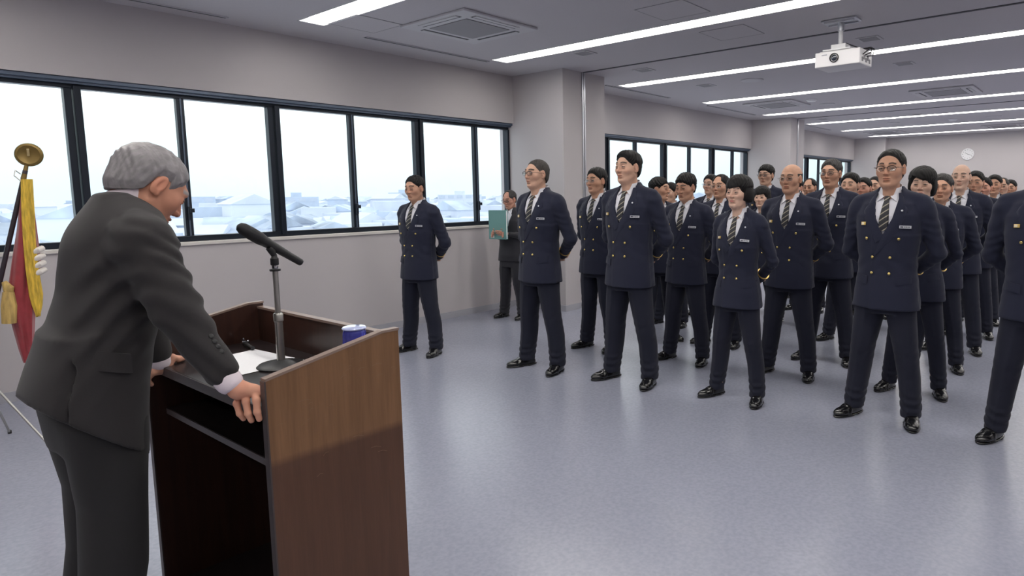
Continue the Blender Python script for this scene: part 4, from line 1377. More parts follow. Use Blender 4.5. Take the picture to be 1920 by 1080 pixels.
sheet(.955, 2.255, R(6), .21, .297, 'white speech paper on the lectern between the speaker\'s arm and the microphone base')
# cut-glass tumbler, upside down
m_blue = bpy.data.materials.new('cobalt_cut_glass'); m_blue.use_nodes = True
b = m_blue.node_tree.nodes['Principled BSDF']; b.inputs['Base Color'].default_value = (.16, .18, .95, 1)
b.inputs['Transmission Weight'].default_value = .75; b.inputs['Roughness'].default_value = .04; b.inputs['IOR'].default_value = 1.45
gp = (1.078, 1.806)
tg = tag(empty('glass_tumbler', (gp[0], gp[1], ZD)), 'cobalt blue cut-glass tumbler turned upside down behind the lectern\'s side panel', 'glass')
vs = []; fs = []; prof = [(.0385, 0.001), (.0400, .010), (.0395, .035), (.0370, .085), (.0355, .128), (.0345, .138), (.0320, .143), (.0260, .146), (.020, .1455), (.0005, .1455)]
n = 48
for i, (r, z) in enumerate(prof):
    for k in range(n):
        a = 2*math.pi*k/n
        fl = 1-.055*(.5+.5*math.cos(12*a)) if 1 <= i <= 6 else 1
        vs.append((r*fl*math.cos(a), r*fl*math.sin(a), z))
fs = [(i*n+k, i*n+(k+1) % n, (i+1)*n+(k+1) % n, (i+1)*n+k) for i in range(len(prof)-1) for k in range(n)]
fs += [tuple(range(n-1, -1, -1)), tuple((len(prof)-1)*n+k for k in range(n))]
MB().add(vs, fs, 0, True).build('bowl', m_blue, tg)
MB().lathe([(.035, .1455), (.036, .149), (.033, .1525), (.020, .1535), (.001, .1535)], 32).build('foot', mat('clear_pale_glass', srgb(190, 200, 240), .05, coat=.5), tg)
# small device lying at the back of the desk
dv = tag(empty('pocket_recorder', (1.045, 2.47, ZD), R(80)), 'small black device with a chrome ring lying at the back of the lectern top', 'device')
MB().tube([(-.075, 0, .012), (.04, 0, .012)], .007, 12).build('barrel', m_black, dv)
g = MB()
MB().tube([(.052+.012*math.cos(a), .0, .016+.012*math.sin(a)) for a in [k*math.pi/8 for k in range(17)]], .003, 8, cap=False).build('ring', m_chrome, dv)
MB().box(.036, .046, -.008, .008, .004, .02, bev=.002).build('cap', m_chrome, dv)
MB().lathe([(.004, 0.001), (.006, .004), (.006, .012), (.003, .015)], 12, Matrix.Translation((.072, -.02, 0))).build('knob', m_chrome, dv)

# ================================================================ the speaker
m_suit = mat('charcoal_suit', srgb(36, 33, 35), .85, noise=(500, .10), sheen=.08, bump=(900, .2, .0006))
m_suitp = mat('charcoal_trousers', srgb(28, 27, 29), .85, noise=(500, .10), sheen=.06, bump=(900, .2, .0006))
m_cuff = mat('white_shirt_cuff', srgb(226, 214, 222), .8)
SPY = 2.135
sp_ = tag(empty('person', (.47, SPY, 0)), 'grey-haired man in a charcoal suit leaning with both hands on the lectern', 'person')
SI = Matrix.Translation(-Vector(sp_.location))
def spk(name, V, Q, mats, attr=None): return link(name, np_mesh(name, V-np.array(sp_.location), Q, mats, attr), sp_)

def speaker():
    y = SPY
    RS, RE, RW = (.592, y-.178, 1.338), (.624, y-.258, 1.175), (.692, 1.800, 1.005)
    LS, LE, LW_ = (.615, y+.182, 1.338), (.700, y+.275, 1.150), (.745, 2.430, .955)
    # jacket
    S = Sculpt((.21, 1.72, .745), (.86, 2.56, 1.52), .0064)
    X, Y, Z = S.X, S.Y, S.Z
    prof = [(.75, .460, y, .138, .200), (.86, .472, y, .134, .196), (.97, .492, y, .126, .188), (1.08, .522, y, .116, .182), (1.18, .552, y, .116, .186),
            (1.28, .580, y, .112, .190), (1.36, .602, y, .096, .184), (1.415, .604, y, .072, .135), (1.442, .590, y, .052, .092), (1.462, .580, y, .034, .062)]
    S.add(S.loft(prof, 2.2))
    S.add(S.ell((.575, y, 1.30), (.105, .180, .13)), .05)
    for p, q in ((RS, RE), (LS, LE)):
        s_ = -1 if p is RS else 1
        S.add(S.cone((.595, y+s_*.07, 1.390), p, .050, .060), .04)
    S.add(S.cone(RS, RE, .067, .056), .03); S.add(S.cone(RE, RW, .056, .041), .012)
    S.add(S.cone(LS, LE, .067, .056), .03); S.add(S.cone(LE, LW_, .056, .041), .012)
    # collar roll round the neck
    S.add(S.cone((.572, y-.045, 1.440), (.572, y+.045, 1.440), .020, .020), .02)
    # back skirts flare out a little, hem runs lower at the front
    S.add(S.loft([(.80, .425, y, .080, .165), (.95, .430, y, .078, .165), (1.10, .47, y, .065, .15)], 2.2), .04)
    # folds pulling from armpit and waist
    w_ = wob(X, Y, Z*.7, 21, 1.5)
    S.F = (S.F+.0035*w_).astype(np.float32)
    for s_ in (-1, 1):
        d = np.exp(-(((Y-(y+s_*.19))/.10)**2+((Z-1.20)/.15)**2))
        S.F = (S.F+d*.0050*np.sin(85*Z-70*X+2*np.sin(20*X))).astype(np.float32)
    arm_r = np.exp(-((S.cone(RS, RW, .01, .01))/.09)**2)
    S.F = (S.F+np.where(Y < y-.15, .0035, 0)*np.sin(100*Z+65*X+3*np.sin(Y*30))*arm_r).astype(np.float32)
    # shoulder creases of the stretched sleeve
    S.F = (S.F+.004*np.exp(-(((X-.63)/.05)**2+((Y-(y-.22))/.06)**2+((Z-1.32)/.07)**2))*np.sin(170*Z+120*X)).astype(np.float32)
    # vent lines
    for s_ in (-1, 1):
        S.F = (S.F+.010*np.exp(-((Y-(y+s_*.158)-.1*(Z-1.0))/.0055)**2)*(X < .46)*np.clip((1.07-Z)/.03, 0, 1)).astype(np.float32)
    # hem plane
    S.cut((.965-.80*(X-.33)-.55*0-Z)+np.where(Z < 1.1, 0, -1).astype(np.float32), 0)
    V, Q = S.mesh(); V = relax(V, Q, 2, .5)
    jk = spk('jacket', V, Q, [m_suit])
    # pocket flap on the near side
    def near_y(x, z):
        P = np.array(prof); f = lambda j: np.interp(z, P[:, 0], P[:, j])
        return float(y-f(4)*max(1-abs((x-f(1))/f(3))**2.2, 0)**(1/2.2))
    vs = []; nx_, nz_ = 9, 4
    for lay in (0, 1):
        for i in range(nx_):
            for j in range(nz_):
                x = .452+.088*i/(nx_-1); z = 1.085-.30*(x-.452)-.05*j/(nz_-1)
                vs.append((x, near_y(x, z)-(.010 if lay == 0 else .0), z))
    N = nx_*nz_; fs = []
    for i in range(nx_-1):
        for j in range(nz_-1):
            a = i*nz_+j; fs += [(a, a+1, a+nz_+1, a+nz_), (N+a, N+a+nz_, N+a+nz_+1, N+a+1)]
    for i in range(nx_-1):
        for j in (0, nz_-1): a = i*nz_+j; fs.append((a, a+nz_, N+a+nz_, N+a))
    for j in range(nz_-1):
        for i in (0, nx_-1): a = i*nz_+j; fs.append((a, a+1, N+a+1, N+a))
    mb = MB().add([tuple(SI @ Vector(v)) for v in vs], fs, 0, True); mb.build('pocket_flap', m_suit, jk, 50)
    # sleeve buttons
    e = Vector(RE); w = Vector(RW); d = (w-e).normalized()
    out = Vector((.35, -1, .25)); out = (out-d*out.dot(d)).normalized()
    for k in range(4):
        p = w-d*(.040+.0155*k)+out*(.0425+.001*k)
        MB().lathe([(.0065, -.002), (.0065, .0015), (.0045, .003), (.0005, .003)], 14, axis_matrix(SI @ p, out)).build('sleeve_button', m_black, jk)
    # shirt: cuffs and collar
    for a, b_ in ((RE, RW), (LE, LW_)):
        S = Sculpt((b_[0]-.09, b_[1]-.09, b_[2]-.10), (b_[0]+.12, b_[1]+.09, b_[2]+.10), .0050)
        a = Vector(a); b_ = Vector(b_); d = (b_-a).normalized()
        S.add(np.maximum(S.cone(tuple(b_-d*.05), tuple(b_+d*.034), .036, .0335), ((S.X-b_.x)*d.x+(S.Y-b_.y)*d.y+(S.Z-b_.z)*d.z)-.058))
        V, Q = S.mesh(); spk('shirt_cuff', relax(V, Q, 1), Q, [m_cuff])
    S = Sculpt((.50, 2.02, 1.38), (.72, 2.25, 1.52), .005)
    S.add(np.maximum(S.cone((.612, y, 1.43), (.630, y, 1.475), .054, .052), (S.Z-1.480)-.3*(S.X-.6)))
    V, Q = S.mesh(); spk('shirt_collar', relax(V, Q, 1), Q, [m_cuff])
    # trousers
    S = Sculpt((.27, 1.86, .045), (.68, 2.42, 1.06), .0075)
    S.add(S.loft([(.80, .496, y, .098, .160), (.92, .492, y, .108, .168), (1.04, .50, y, .104, .155)], 2.3))
    for s_, xk in ((-1, .0), (1, .03)):
        S.add(S.loft([(.05, .445+xk, y+s_*.135, .070, .062), (.10, .440+xk, y+s_*.135, .072, .062), (.30, .445+xk, y+s_*.125, .072, .066), (.48, .478+xk, y+s_*.115, .077, .074),
                      (.66, .494+xk*.6, y+s_*.100, .078, .084), (.82, .497, y+s_*.086, .090, .090), (.88, .496, y+s_*.082, .094, .09)], 2.2), .012)
    S.F = (S.F+.003*wob(S.X, S.Y, S.Z*.5, 31, 2)+.005*np.exp(-((S.Z-.13)/.06)**2)*np.sin(110*S.Z+40*S.X)).astype(np.float32)
    V, Q = S.mesh(); spk('trousers', relax(V, Q, 2), Q, [m_suitp])
    for s_, xk in ((-1, 0), (1, .03)):
        o = link('shoe', BASE['shoe'], sp_); o.location = (.445+xk-.47, s_*.137, 0); o.rotation_euler = (0, 0, s_*.18)
    # body: head and neck
    M = Matrix.Translation((.674, y+.005, 1.480)) @ Matrix.Rotation(R(4), 4, 'Z') @ Matrix.Rotation(R(36), 4, 'Y') @ Matrix.Rotation(R(-3), 4, 'X') @ Matrix.Scale(.93, 4)
    Sh = head_sculpt(.0020, .98, .95, False, .9, 1.0, .95)
    Vh, Qh = Sh.mesh(); Vh = relax(Vh, Qh, 1, .35)
    Ch = face_tint(Vh, (196, 140, 116), browcol=(150, 146, 146), thick=1.2)
    st = dict(thick=.0075, top=.002, zf=.076, widow=-.004, clump=.0012, burn=-.012, temple=.006, side=.004, fw=.98)
    hs = hair_sculpt(Sh, st, .002)
    Vp, Qp = hs.mesh(); Vp = relax(Vp, Qp, 1, .3)
    ho = spk('hair', xf(Vp, M), Qp, [m_hsalt2])
    # hands
    S = Sculpt((.64, 1.67, .84), (.87, 1.90, 1.05), .0022)
    w = Vector(RW)+ (Vector(RW)-Vector(RE)).normalized()*.050
    hand(S, w, 'right')
    V1, Q1 = S.mesh(); V1 = relax(V1, Q1, 1, .4)
    S = Sculpt((.64, 2.34, .80), (.89, 2.58, 1.02), .0026)
    w = Vector(LW_)+(Vector(LW_)-Vector(LE)).normalized()*.046
    hand(S, w, 'left')
    V2, Q2 = S.mesh(); V2 = relax(V2, Q2, 1, .4)
    # one skin surface: head, neck, arms and hands carried on a trunk under the clothes
    S = Sculpt((.28, 1.76, .06), (.84, 2.52, 1.50), .014)
    S.add(S.loft([(.85, .50, y, .06, .11), (1.05, .515, y, .07, .12), (1.3, .585, y, .07, .13), (1.40, .60, y, .04, .07)]))
    for a, b_, c in ((RS, RE, RW), (LS, LE, LW_)):
        S.add(S.cone((.59, y, 1.37), a, .045, .045), .02); S.add(S.cone(a, b_, .045, .036), .01); S.add(S.cone(b_, c, .036, .024), .01)
    for s_, xk in ((-1, 0), (1, .03)):
        S.add(S.cone((.496, y+s_*.085, .87), (.478+xk, y+s_*.115, .48), .058, .042), .02); S.add(S.cone((.478+xk, y+s_*.115, .48), (.44+xk, y+s_*.135, .10), .046, .034), .01)
    S.add(S.cone((.585, y, 1.38), (.625, y, 1.44), .05, .048), .02)
    V3, Q3 = S.mesh(); V3 = relax(V3, Q3, 1)
    Vs = [xf(Vh, M), V1, V2, V3]; Qs = []; k = 0
    for v_, q_ in zip(Vs, (Qh, Q1, Q2, Q3)): Qs.append(q_+k); k += len(v_)
    sk = lin((206, 150, 126)); skl = lin((204, 152, 130))
    C1 = np.tile(sk, (len(V1), 1)); C2 = np.tile(skl, (len(V2), 1)); C3 = np.tile(sk, (len(V3), 1))
    # ruddier knuckles and blotches
    for C_, V_ in ((C1, V1), (C2, V2)):
        bl = np.clip(wob(V_[:, 0]*3, V_[:, 1]*3, V_[:, 2]*3, 5, 3), -1, 1)*.10
        C_ *= (1+bl[:, None]*np.array([.4, 1, 1]))
    spk('body', np.concatenate(Vs), np.concatenate(Qs), [m_skin], np.concatenate([Ch, C1, C2, C3]))
    Me = SI @ M
    eyes(sp_, Me, dict(gazez=-.3))

m_hsalt2 = mat('silver_combed_hair', srgb(128, 124, 127), .5, noise=(45, .25, (.5, 3.0, .8)), bump=(90, .5, .002))

def fing(S, pts, r0, r1, k=.0035):
    P = [Vector(p) for p in pts]; n = len(P)
    for i in range(n-1):
        ra = r0+(r1-r0)*i/(n-1); rb = r0+(r1-r0)*(i+1)/(n-1)
        S.add(S.cone(tuple(P[i]), tuple(P[i+1]), ra, rb), k)
        if i: S.add(S.ell(tuple(P[i]), (ra*1.10,)*3), .002)

def hand(S, w, which):
    """hands of the speaker gripping the desk edge: heel of the hand on top, fingers hooked down over the front edge"""
    if which == 'right':
        # desk edge: x=.757, top z=.905. wrist comes from upper left
        kn = [Vector((.765, 1.738, 0.942)), Vector((.752, 1.756, 0.948)), Vector((.740, 1.776, 0.946)), Vector((.730, 1.794, 0.938))]   # index..little knuckles
        S.add(S.cone((w.x-.021, w.y+.024, w.z+.053), tuple(w+Vector((.008, -.004, -.006))), .024, .024), .01)
        pc = (w+kn[0]+kn[1]+kn[2]+kn[3])/5
        for q in kn: S.add(S.cone(tuple(w+Vector((.012, -.008, -.010))), tuple(q), .019, .0125), .012)
        # tendons on the back of the hand
        for q in kn: S.add(S.cone(tuple(w+Vector((.012, -.010, .008))), tuple(q+Vector((0, 0, .003))), .006, .0075), .008)
        for q in kn: S.add(S.ell(tuple(q+Vector((-.001, -.002, .002))), (.0125, .0125, .0115)), .006)
        fing(S, [kn[0], (.790, 1.727, 0.936), (.803, 1.732, 0.926), (.812, 1.738, 0.924)], .0100, .0075)        # index along the desk top, by the side panel
        fing(S, [kn[1], (.744, 1.728, 0.927), (.741, 1.722, 0.898), (.745, 1.722, 0.878)], .0102, .0078)
        fing(S, [kn[2], (.728, 1.753, 0.924), (.728, 1.746, 0.892), (.735, 1.745, 0.872)], .0100, .0076)
        fing(S, [kn[3], (.715, 1.778, 0.916), (.718, 1.772, 0.890), (.726, 1.770, 0.874)], .0092, .0070)
        fing(S, [w+Vector((.020, .012, -.012)), (.775, 1.785, 0.934), (.797, 1.772, 0.929), (.812, 1.764, 0.926)], .0135, .0090, .006)
    else:
        kn = [Vector((.752, 2.478, .905)), Vector((.742, 2.462, .897)), Vector((.734, 2.444, .892)), Vector((.728, 2.426, .890))]
        S.add(S.cone((w.x-.013, w.y-.006, w.z+.056), tuple(w+Vector((.004, .004, -.006))), .024, .024), .01)
        for q in kn: S.add(S.cone(tuple(w+Vector((.004, .004, -.010))), tuple(q), .018, .0125), .012)
        S.add(S.cone(tuple(w), (.772, 2.440, .922), .022, .014), .012)
        fing(S, [kn[0], (.738, 2.500, .882), (.742, 2.505, .862)], .0098, .0078)
        fing(S, [kn[1], (.724, 2.480, .872), (.732, 2.484, .850)], .0100, .0078)
        fing(S, [kn[2], (.716, 2.456, .866), (.728, 2.460, .846)], .0098, .0076)
        fing(S, [kn[3], (.712, 2.432, .866), (.724, 2.434, .850)], .0090, .0070)
        fing(S, [w+Vector((.016, -.010, -.010)), (.785, 2.425, .928), (.806, 2.432, .918), (.820, 2.440, .915)], .0135, .0092, .006)
speaker()

# ================================================================ flag, stand, projector, man at the back
m_red = mat('crimson_flag_silk', srgb(148, 44, 52), .55, noise=(25, .10), sheen=.4)
m_fringe = mat('golden_fringe_thread', srgb(214, 178, 62), .5, noise=(90, .35, (1, 1, .15)), bump=(240, .8, .003))
m_brassd = mat('aged_brass', srgb(128, 106, 60), .45, .6)
m_polem = mat('dark_lacquered_pole', srgb(44, 36, 44), .35)
m_tass = mat('tan_tassel_cord', srgb(186, 156, 92), .6, noise=(60, .3, (1, 1, .15)), bump=(200, .6, .003))
m_cordw = mat('white_twisted_cord', srgb(226, 220, 214), .6)
FP0, FP1 = Vector((.555, 5.0, .10)), Vector((.955, 5.0, 1.62))
fd = (FP1-FP0).normalized()
fs_ = tag(empty('flag_stand', (.62, 5.0, 0)), 'thin-legged metal stand carrying the flagpole at the left edge', 'flag stand')
SIf = Matrix.Translation(-Vector(fs_.location))
def q_(mb, name, m, root=None):
    r = root or fs_
    I = Matrix.Translation(-Vector(r.location)); mb.v = [tuple(I @ Vector(v)) for v in mb.v]
    return mb.build(name, m, r)
hub = Vector((.66, 5.08, .50))
q_(MB().tube([FP0+fd*.33+Vector((0, .0, 0)), FP0+fd*.50], .026, 16).tube([(.66, 5.08, .44), (.66, 5.08, .56)], .016, 12).tube([(.65, 5.0, .47), (.66, 5.08, .50)], .012, 10), 'hub', m_blackm)
for e in ((.81, 5.36, .006), (.90, 4.71, .006), (.34, 5.08, .006)):
    lg = q_(MB().tube([hub, e], .0065, 10), 'leg', m_steel)
    q_(MB().lathe([(.010, -.006), (.010, .012), (.007, .016)], 12, Matrix.Translation(Vector(e))), 'foot', m_black)
fl = tag(empty('flag', (.75, 5.0, 0)), 'crimson flag with golden fringe furled on its dark pole behind the speaker', 'flag')
q_(MB().tube([FP0, FP1], .0125, 14), 'pole', m_polem, fl)
q_(MB().tube([FP1-fd*.05, FP1+fd*.03], [.014, .010], 14), 'ferrule', m_brassd, fl)
# finial: an open disc ornament
fc = FP1+fd*.095
Mf = axis_matrix(fc, (-.35, -.93, .0))
f_ = MB().lathe([(.050, -.010), (.062, -.008), (.067, 0), (.062, .008), (.052, .011), (.047, .007), (.001, .006)], 36, Mf)
q_(f_, 'finial', m_brassd, fl)
q_(MB().box(-.007, .007, -.01, .035, .007, .016, bev=.002, M=Mf), 'finial_boss', mat('bright_brass', srgb(220, 200, 150), .2, .9), fl)
def drape(name, rows, m, pleats, depth, seed, y0, nz=60, nu=72, frill=0.0):
    """hanging cloth: closed pleated tube. rows (z, xleft, xright)"""
    rows = sorted(rows); Z = [r[0] for r in rows]
    vs = []
    for i in range(nz):
        z = Z[0]+(Z[-1]-Z[0])*i/(nz-1)
        xl = np.interp(z, Z, [r[1] for r in rows]); xr = np.interp(z, Z, [r[2] for r in rows])
        c, hw = (xl+xr)/2, (xr-xl)/2
        for k in range(nu):
            a = 2*math.pi*k/nu
            pl = 1+.16*math.sin(pleats*a+seed+1.2*math.sin(z*5))+.07*math.sin((pleats*2+1)*a+z*9)
            vs.append((c+hw*math.cos(a)*(.93+.07*pl), y0+depth*min(1, hw/.05)*math.sin(a)*pl, z+(frill*math.sin(k*2.3) if i == 0 else 0)))
    fs = [(i*nu+k, i*nu+(k+1) % nu, (i+1)*nu+(k+1) % nu, (i+1)*nu+k) for i in range(nz-1) for k in range(nu)]
    fs += [tuple(range(nu-1, -1, -1)), tuple((nz-1)*nu+k for k in range(nu))]
    return q_(MB().add(vs, fs, 0, True), name, m, fl)
drape('cloth', [(1.56, .930, .975), (1.45, .915, .975), (1.28, .888, .978), (1.10, .850, .982), (.90, .812, .950), (.74, .818, .925), (.58, .836, .905), (.50, .850, .895)], m_red, 5, .055, 1.0, 5.0)
drape('fringe', [(1.57, .918, .972), (1.40, .905, .965), (1.20, .897, .955), (1.05, .895, .955), (.90, .898, .962), (.84, .905, .955), (.78, .918, .940)], m_fringe, 9, .018, 2.0, 4.935, 70, 96, .012)
t_ = MB()
for k in range(4):
    z = 1.165-k*.042
    t_.tube([(.935, 4.945, z-.020), (.962, 4.928, z-.004), (.984, 4.945, z+.004)], .0165, 12)
q_(t_, 'white_cord', m_cordw, fl)
t_ = MB().tube([(.93, 4.99, 1.60), (.905, 4.97, 1.62), (.895, 4.96, 1.59), (.93, 4.98, 1.555)], .003, 8)
q_(t_, 'tie_loop', m_cordw, fl)
q_(MB().tube([(.80, 4.96, .99), (.815, 4.95, .95), (.812, 4.95, .92)], [.012, .026, .020], 14).tube([(.812, 4.95, .93), (.808, 4.95, .85), (.800, 4.95, .75)], [.026, .036, .033], 18), 'tassel', m_tass, fl)

# ceiling projector
pr = tag(empty('projector', (5.93, 2.03, H)), 'white ceiling projector on a short pole, lens toward the speaker', 'projector')
def pp(mb, n, m, par=None):
    I = Matrix.Translation(-Vector(pr.location)); mb.v = [tuple(I @ Vector(v)) for v in mb.v]
    return mb.build(n, m, par or pr)
RP = Matrix.Translation((5.93, 2.03, 0)) @ Matrix.Rotation(R(-2), 4, 'Z') @ Matrix.Translation((-5.93, -2.03, 0))
m_pw = mat('white_projector_case', srgb(232, 230, 232), .35)
pp(MB().box(5.93, 6.24, 1.835, 2.228, 2.542, 2.672, bev=.008, M=RP), 'case', m_pw)
g = MB().lathe([(.040, 0), (.040, .012), (.034, .014), (.031, .004), (.001, .002)], 32, RP @ axis_matrix((5.934, 2.055, 2.612), (-1, 0, 0)))
lo_ = pp(g, 'lens_barrel', m_black)
pp(MB().lathe([(.026, 0.004), (.020, .010), (.001, .012)], 24, RP @ axis_matrix((5.93, 2.055, 2.612), (-1, 0, 0))), 'lens', mat('coated_lens', srgb(40, 46, 60), .05, coat=1), lo_)
g = MB()
for k in range(6): g.box(5.927, 5.931, 2.16-k*.008, 2.165-k*.008, 2.640, 2.650, M=RP)
lm_ = pp(g, 'maker_mark', m_text)
g = MB()
for k in range(5): g.box(5.98+k*.045, 6.01+k*.045, 1.831, 1.836, 2.565+.02*(k % 2), 2.60+.02*(k % 2), M=RP)
pp(g, 'side_ports', m_ventd)
g = MB()
for k in range(3):
    g.tube([RP @ Vector((6.0+k*.05, 1.835, 2.62)), RP @ Vector((6.02+k*.05, 1.79, 2.66-k*.02)), RP @ Vector((6.10+k*.04, 1.80, 2.69)), RP @ Vector((6.16, 1.90, 2.70)), Vector((6.11, 2.02, 2.76))], .005, 8)
pp(g, 'cables', m_black)
pp(MB().box(5.96, 6.18, 1.93, 2.17, 2.684, 2.696, bev=.003).box(5.98, 5.99, 1.90, 2.20, 2.672, 2.684).box(6.15, 6.16, 1.90, 2.20, 2.672, 2.684), 'bracket', m_white)
pp(MB().box(6.01, 6.13, 1.985, 2.115, 2.696, 2.742, bev=.006), 'tilt_head', m_white)
pp(MB().tube([(6.07, 2.05, 2.74), (6.07, 2.05, 2.90)], .019, 20), 'pole', m_white)
pp(MB().tube([(6.07, 2.05, 2.86), (6.07, 2.05, 2.93)], .028, 20), 'pole_sleeve', m_alu)
pp(MB().box(5.98, 6.16, 1.90, 2.20, 2.938, 2.953, bev=.004).box(6.0, 6.02, 1.92, 2.18, 2.925, 2.938).box(6.12, 6.14, 1.92, 2.18, 2.925, 2.938), 'ceiling_plate', m_alu)

# man with the folder, half hidden against the column
m_drk = mat('black_suit', srgb(34, 34, 42), .8, noise=(400, .1), sheen=.15)
m_fold = mat('teal_folder', srgb(112, 160, 156), .5)
def folder_man(x, y, rz, h, label):
    root = empty('person', (x, y, 0), rz); k = h/1.72; root.scale = (k, k, k)
    tag(root, label, 'person')
    cfg = dict(hair='recede', skin='ruddy', age=.8, turn=(0, -.25))
    V, Q, C, M, hs = make_head(root, cfg, (HX, 0, HZ), (0, -.25), .0036)
    V = xf(V, M)
    S = Sculpt((-.14, -.30, 1.0), (.42, .30, 1.42), .005)
    for s_ in (-1, 1):
        simple_hand(S, (.215, s_*.105, 1.155), None, (.8, -s_*.35, .15), (.3, -s_*.1, 1), (0, s_, 0), .95, .35)
    HV, HQ = S.mesh(); HV = relax(HV, HQ, 1, .4)
    link('body', np_mesh('body', np.concatenate([V, HV]), np.concatenate([Q, HQ+len(V)]), [m_skin], np.concatenate([C, np.tile(lin(SKIN['ruddy']), (len(HV), 1))])), root)
    Vh, Qh = hs.mesh(); ho = link('hair', np_mesh('hair', relax(Vh, Qh, 1), Qh, [m_hgrey]), root); ho.matrix_local = M
    g = glasses_obj('dark', root); g.matrix_local = M
    S = Sculpt((-.22, -.34, .76), (.40, .34, 1.52), .0075)
    S.add(S.loft([(.78, .0, 0, .14, .20)]+[q for q in TORSO if q[0] > .8]))
    for s_ in (-1, 1):
        S.add(S.cone((-.02, s_*.07, 1.425), (-.02, s_*.178, 1.385), .055, .058), .03)
        S.add(S.cone((-.02, s_*.195, 1.36), (-.03, s_*.235, 1.11), .062, .050), .02)
        S.add(S.cone((-.03, s_*.235, 1.11), (.19, s_*.12, 1.150), .050, .036), .015)
    S.F = (S.F+.004*wob(S.X, S.Y, S.Z, 12, 1.8)).astype(np.float32)
    S.sub(np.maximum(np.where((S.X > 0), np.abs(S.Y)-v_half(S.Z, 1.05).astype(np.float32), 1), 1.05-S.Z)+np.where(S.X > .06, 0, .02), 0)
    V, Q = S.mesh(); link('jacket', np_mesh('jacket', relax(V, Q, 2), Q, [m_drk]), root)
    shirt_obj(False, root)
    o = link('trousers', BASE['trousers', False, 1].copy(), root); o.data.materials[0] = m_drk
    for s_ in (-1, 1):
        o = link('shoe', BASE['shoe'], root); o.location = (-.005, s_*.155, 0); o.rotation_euler = (0, 0, s_*.15)
    return root, Matrix.Translation((x, y, 0)) @ Matrix.Rotation(rz, 4, 'Z') @ Matrix.Scale(k, 4)
fm, FMm = folder_man(5.42, 5.60, R(188), 1.50, 'man in a dark suit holding a teal folder, half hidden beside the column')
fo = tag(empty('folder', FMm @ Vector((.27, 0, 1.09)), R(188)), 'teal folder held upright by the half-hidden man at the column', 'folder')
MB().box(-.014, -.010, -.125, .125, 0, .33, bev=.002).box(.010, .014, -.125, .125, 0, .33, bev=.002).box(-.014, .014, -.128, -.124, 0, .33).build('cover', m_fold, fo)
MB().box(-.009, .009, -.12, .12, .005, .322).build('pages', m_paper, fo)
MB().box(.014, .0165, -.10, -.05, .015, .05).build('label_sticker', m_white, fo)
# ================================================================ outside the windows
GZ = -11.0
m_hz = mat('hazy_ground', srgb(226, 230, 238), 0.9, noise=(0.06, 0.25))  # distance haze put into the base colours of ground, houses and trees
m_b1 = mat('haze_paled_concrete', srgb(212, 219, 232), 0.9, noise=(0.25, 0.06))
m_b2 = mat('haze_paled_facade', srgb(194, 206, 224), 0.9, noise=(0.3, 0.06))
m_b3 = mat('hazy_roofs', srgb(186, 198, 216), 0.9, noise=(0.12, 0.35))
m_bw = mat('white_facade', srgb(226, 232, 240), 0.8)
m_bd = mat('haze_paled_windows', srgb(196, 206, 222), 0.5)
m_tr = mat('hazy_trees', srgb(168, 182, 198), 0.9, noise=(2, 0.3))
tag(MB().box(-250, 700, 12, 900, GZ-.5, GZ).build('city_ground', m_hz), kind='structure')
rnd = random.Random(4)
mb = MB()
for i in range(4200):
    u = rnd.random()
    d = 150+620*u**1.2
    a = math.radians(rnd.uniform(12, 88))
    x, y = d*math.cos(a), d*math.sin(a)
    if y < 25: continue
    if 240 < d < 300 and 45 < math.degrees(a) < 54: continue
    if any(math.hypot(x-q[0], y-q[1]) < 24 for q in [(p_[0]*p_[2], p_[1]*p_[2]) for p_ in ((.330, .944, 260), (.365, .931, 200), (.455, .890, 270), (.640, .768, 320), (.575, .818, 400), (.69, .724, 230))]): continue
    w, l, h = rnd.uniform(5, 13), rnd.uniform(5, 12), rnd.uniform(3, 7.5)
    if rnd.random() < .10: h *= 1.6
    M = Matrix.Translation((x, y, GZ)) @ Matrix.Rotation(rnd.uniform(0, 3.14), 4, 'Z')
    mi = rnd.choice((0, 1, 1, 2))
    mb.box(-w/2, w/2, -l/2, l/2, 0, h, mi=mi, M=M)
    if rnd.random() < .6:
        mb.prism([(-w/2-.3, h), (w/2+.3, h), (0, h+w*.22)], -l/2-.3, l/2+.3, 'y', mi=rnd.choice((1, 3, 3)), M=M)
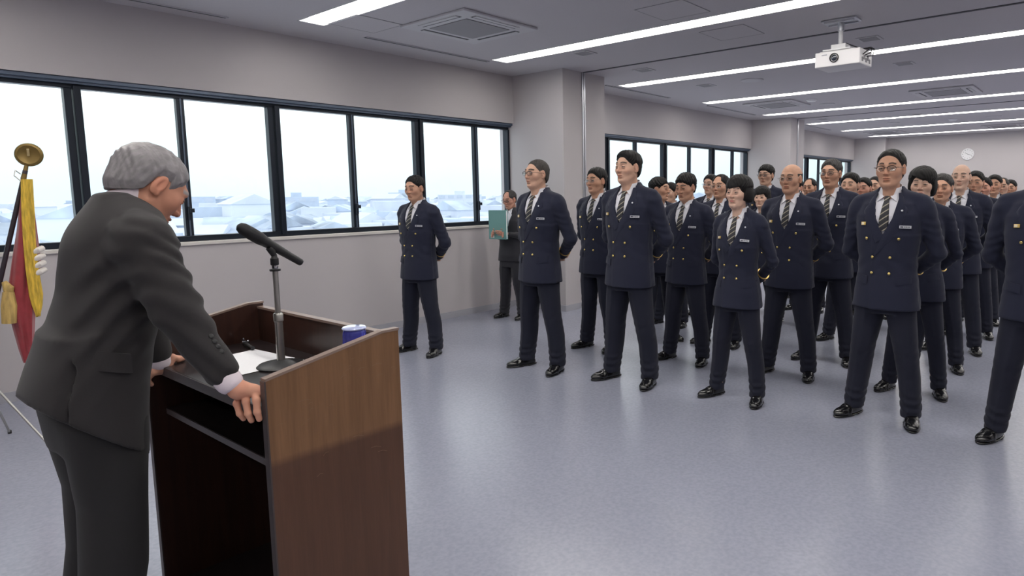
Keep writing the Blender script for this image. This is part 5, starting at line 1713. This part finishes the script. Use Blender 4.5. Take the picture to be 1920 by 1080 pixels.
tag(mb.build('town_houses', [m_bw, m_b1, m_b2, m_b3]), 'hazy sprawl of low town houses seen through the windows', 'houses', kind='stuff')
def block(px_dir, dist, w, d, h, lab, m, rows=4, cols=6, top=None):
    o = tag(empty('building', (dist*px_dir[0], dist*px_dir[1], GZ), math.atan2(px_dir[1], px_dir[0])), lab, 'building', 'hazy buildings outside')
    b_ = MB().box(-d/2, d/2, -w/2, w/2, 0, h, bev=.1)
    b_.box(-d*.2, d*.2, -w*.12, w*.12, h, h+1.6)
    b_.build('wall', m, o)
    k = 0
    for r in range(rows):
        g = MB()
        z = h*(r+.45)/rows
        for c in range(cols):
            yy = -w/2+w*(c+.5)/cols
            g.box(-d/2-.12, -d/2+.05, yy-w/cols*.32, yy+w/cols*.32, z, z+h/rows*.42)
        g.build('window_row', m_bd, o)
    return o
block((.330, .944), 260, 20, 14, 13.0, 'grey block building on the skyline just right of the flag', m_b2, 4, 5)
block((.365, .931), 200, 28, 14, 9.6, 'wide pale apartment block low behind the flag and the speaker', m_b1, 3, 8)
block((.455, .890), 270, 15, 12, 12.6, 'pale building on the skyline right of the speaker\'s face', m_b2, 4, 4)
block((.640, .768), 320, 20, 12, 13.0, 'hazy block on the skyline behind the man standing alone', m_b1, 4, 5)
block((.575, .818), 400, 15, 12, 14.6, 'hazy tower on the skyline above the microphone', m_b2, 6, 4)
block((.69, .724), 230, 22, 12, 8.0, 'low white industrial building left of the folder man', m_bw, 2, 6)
# line of trees
mb = MB()
for i in range(150):
    a = math.radians(rnd.uniform(46.8, 52)); d = rnd.uniform(250, 290)
    r = rnd.uniform(2, 3.6)
    bm = bmesh.new(); bmesh.ops.create_icosphere(bm, subdivisions=2, radius=r)
    vs = [v.co*(1+rnd.uniform(-.15, .15))+Vector((d*math.cos(a), d*math.sin(a), GZ+rnd.uniform(2.5, 6.5))) for v in bm.verts]
    mb.add(vs, [[v.index for v in f.verts] for f in bm.faces]); bm.free()
tag(mb.build('distant_trees', m_tr), 'hazy row of trees on the horizon', 'trees', kind='stuff')
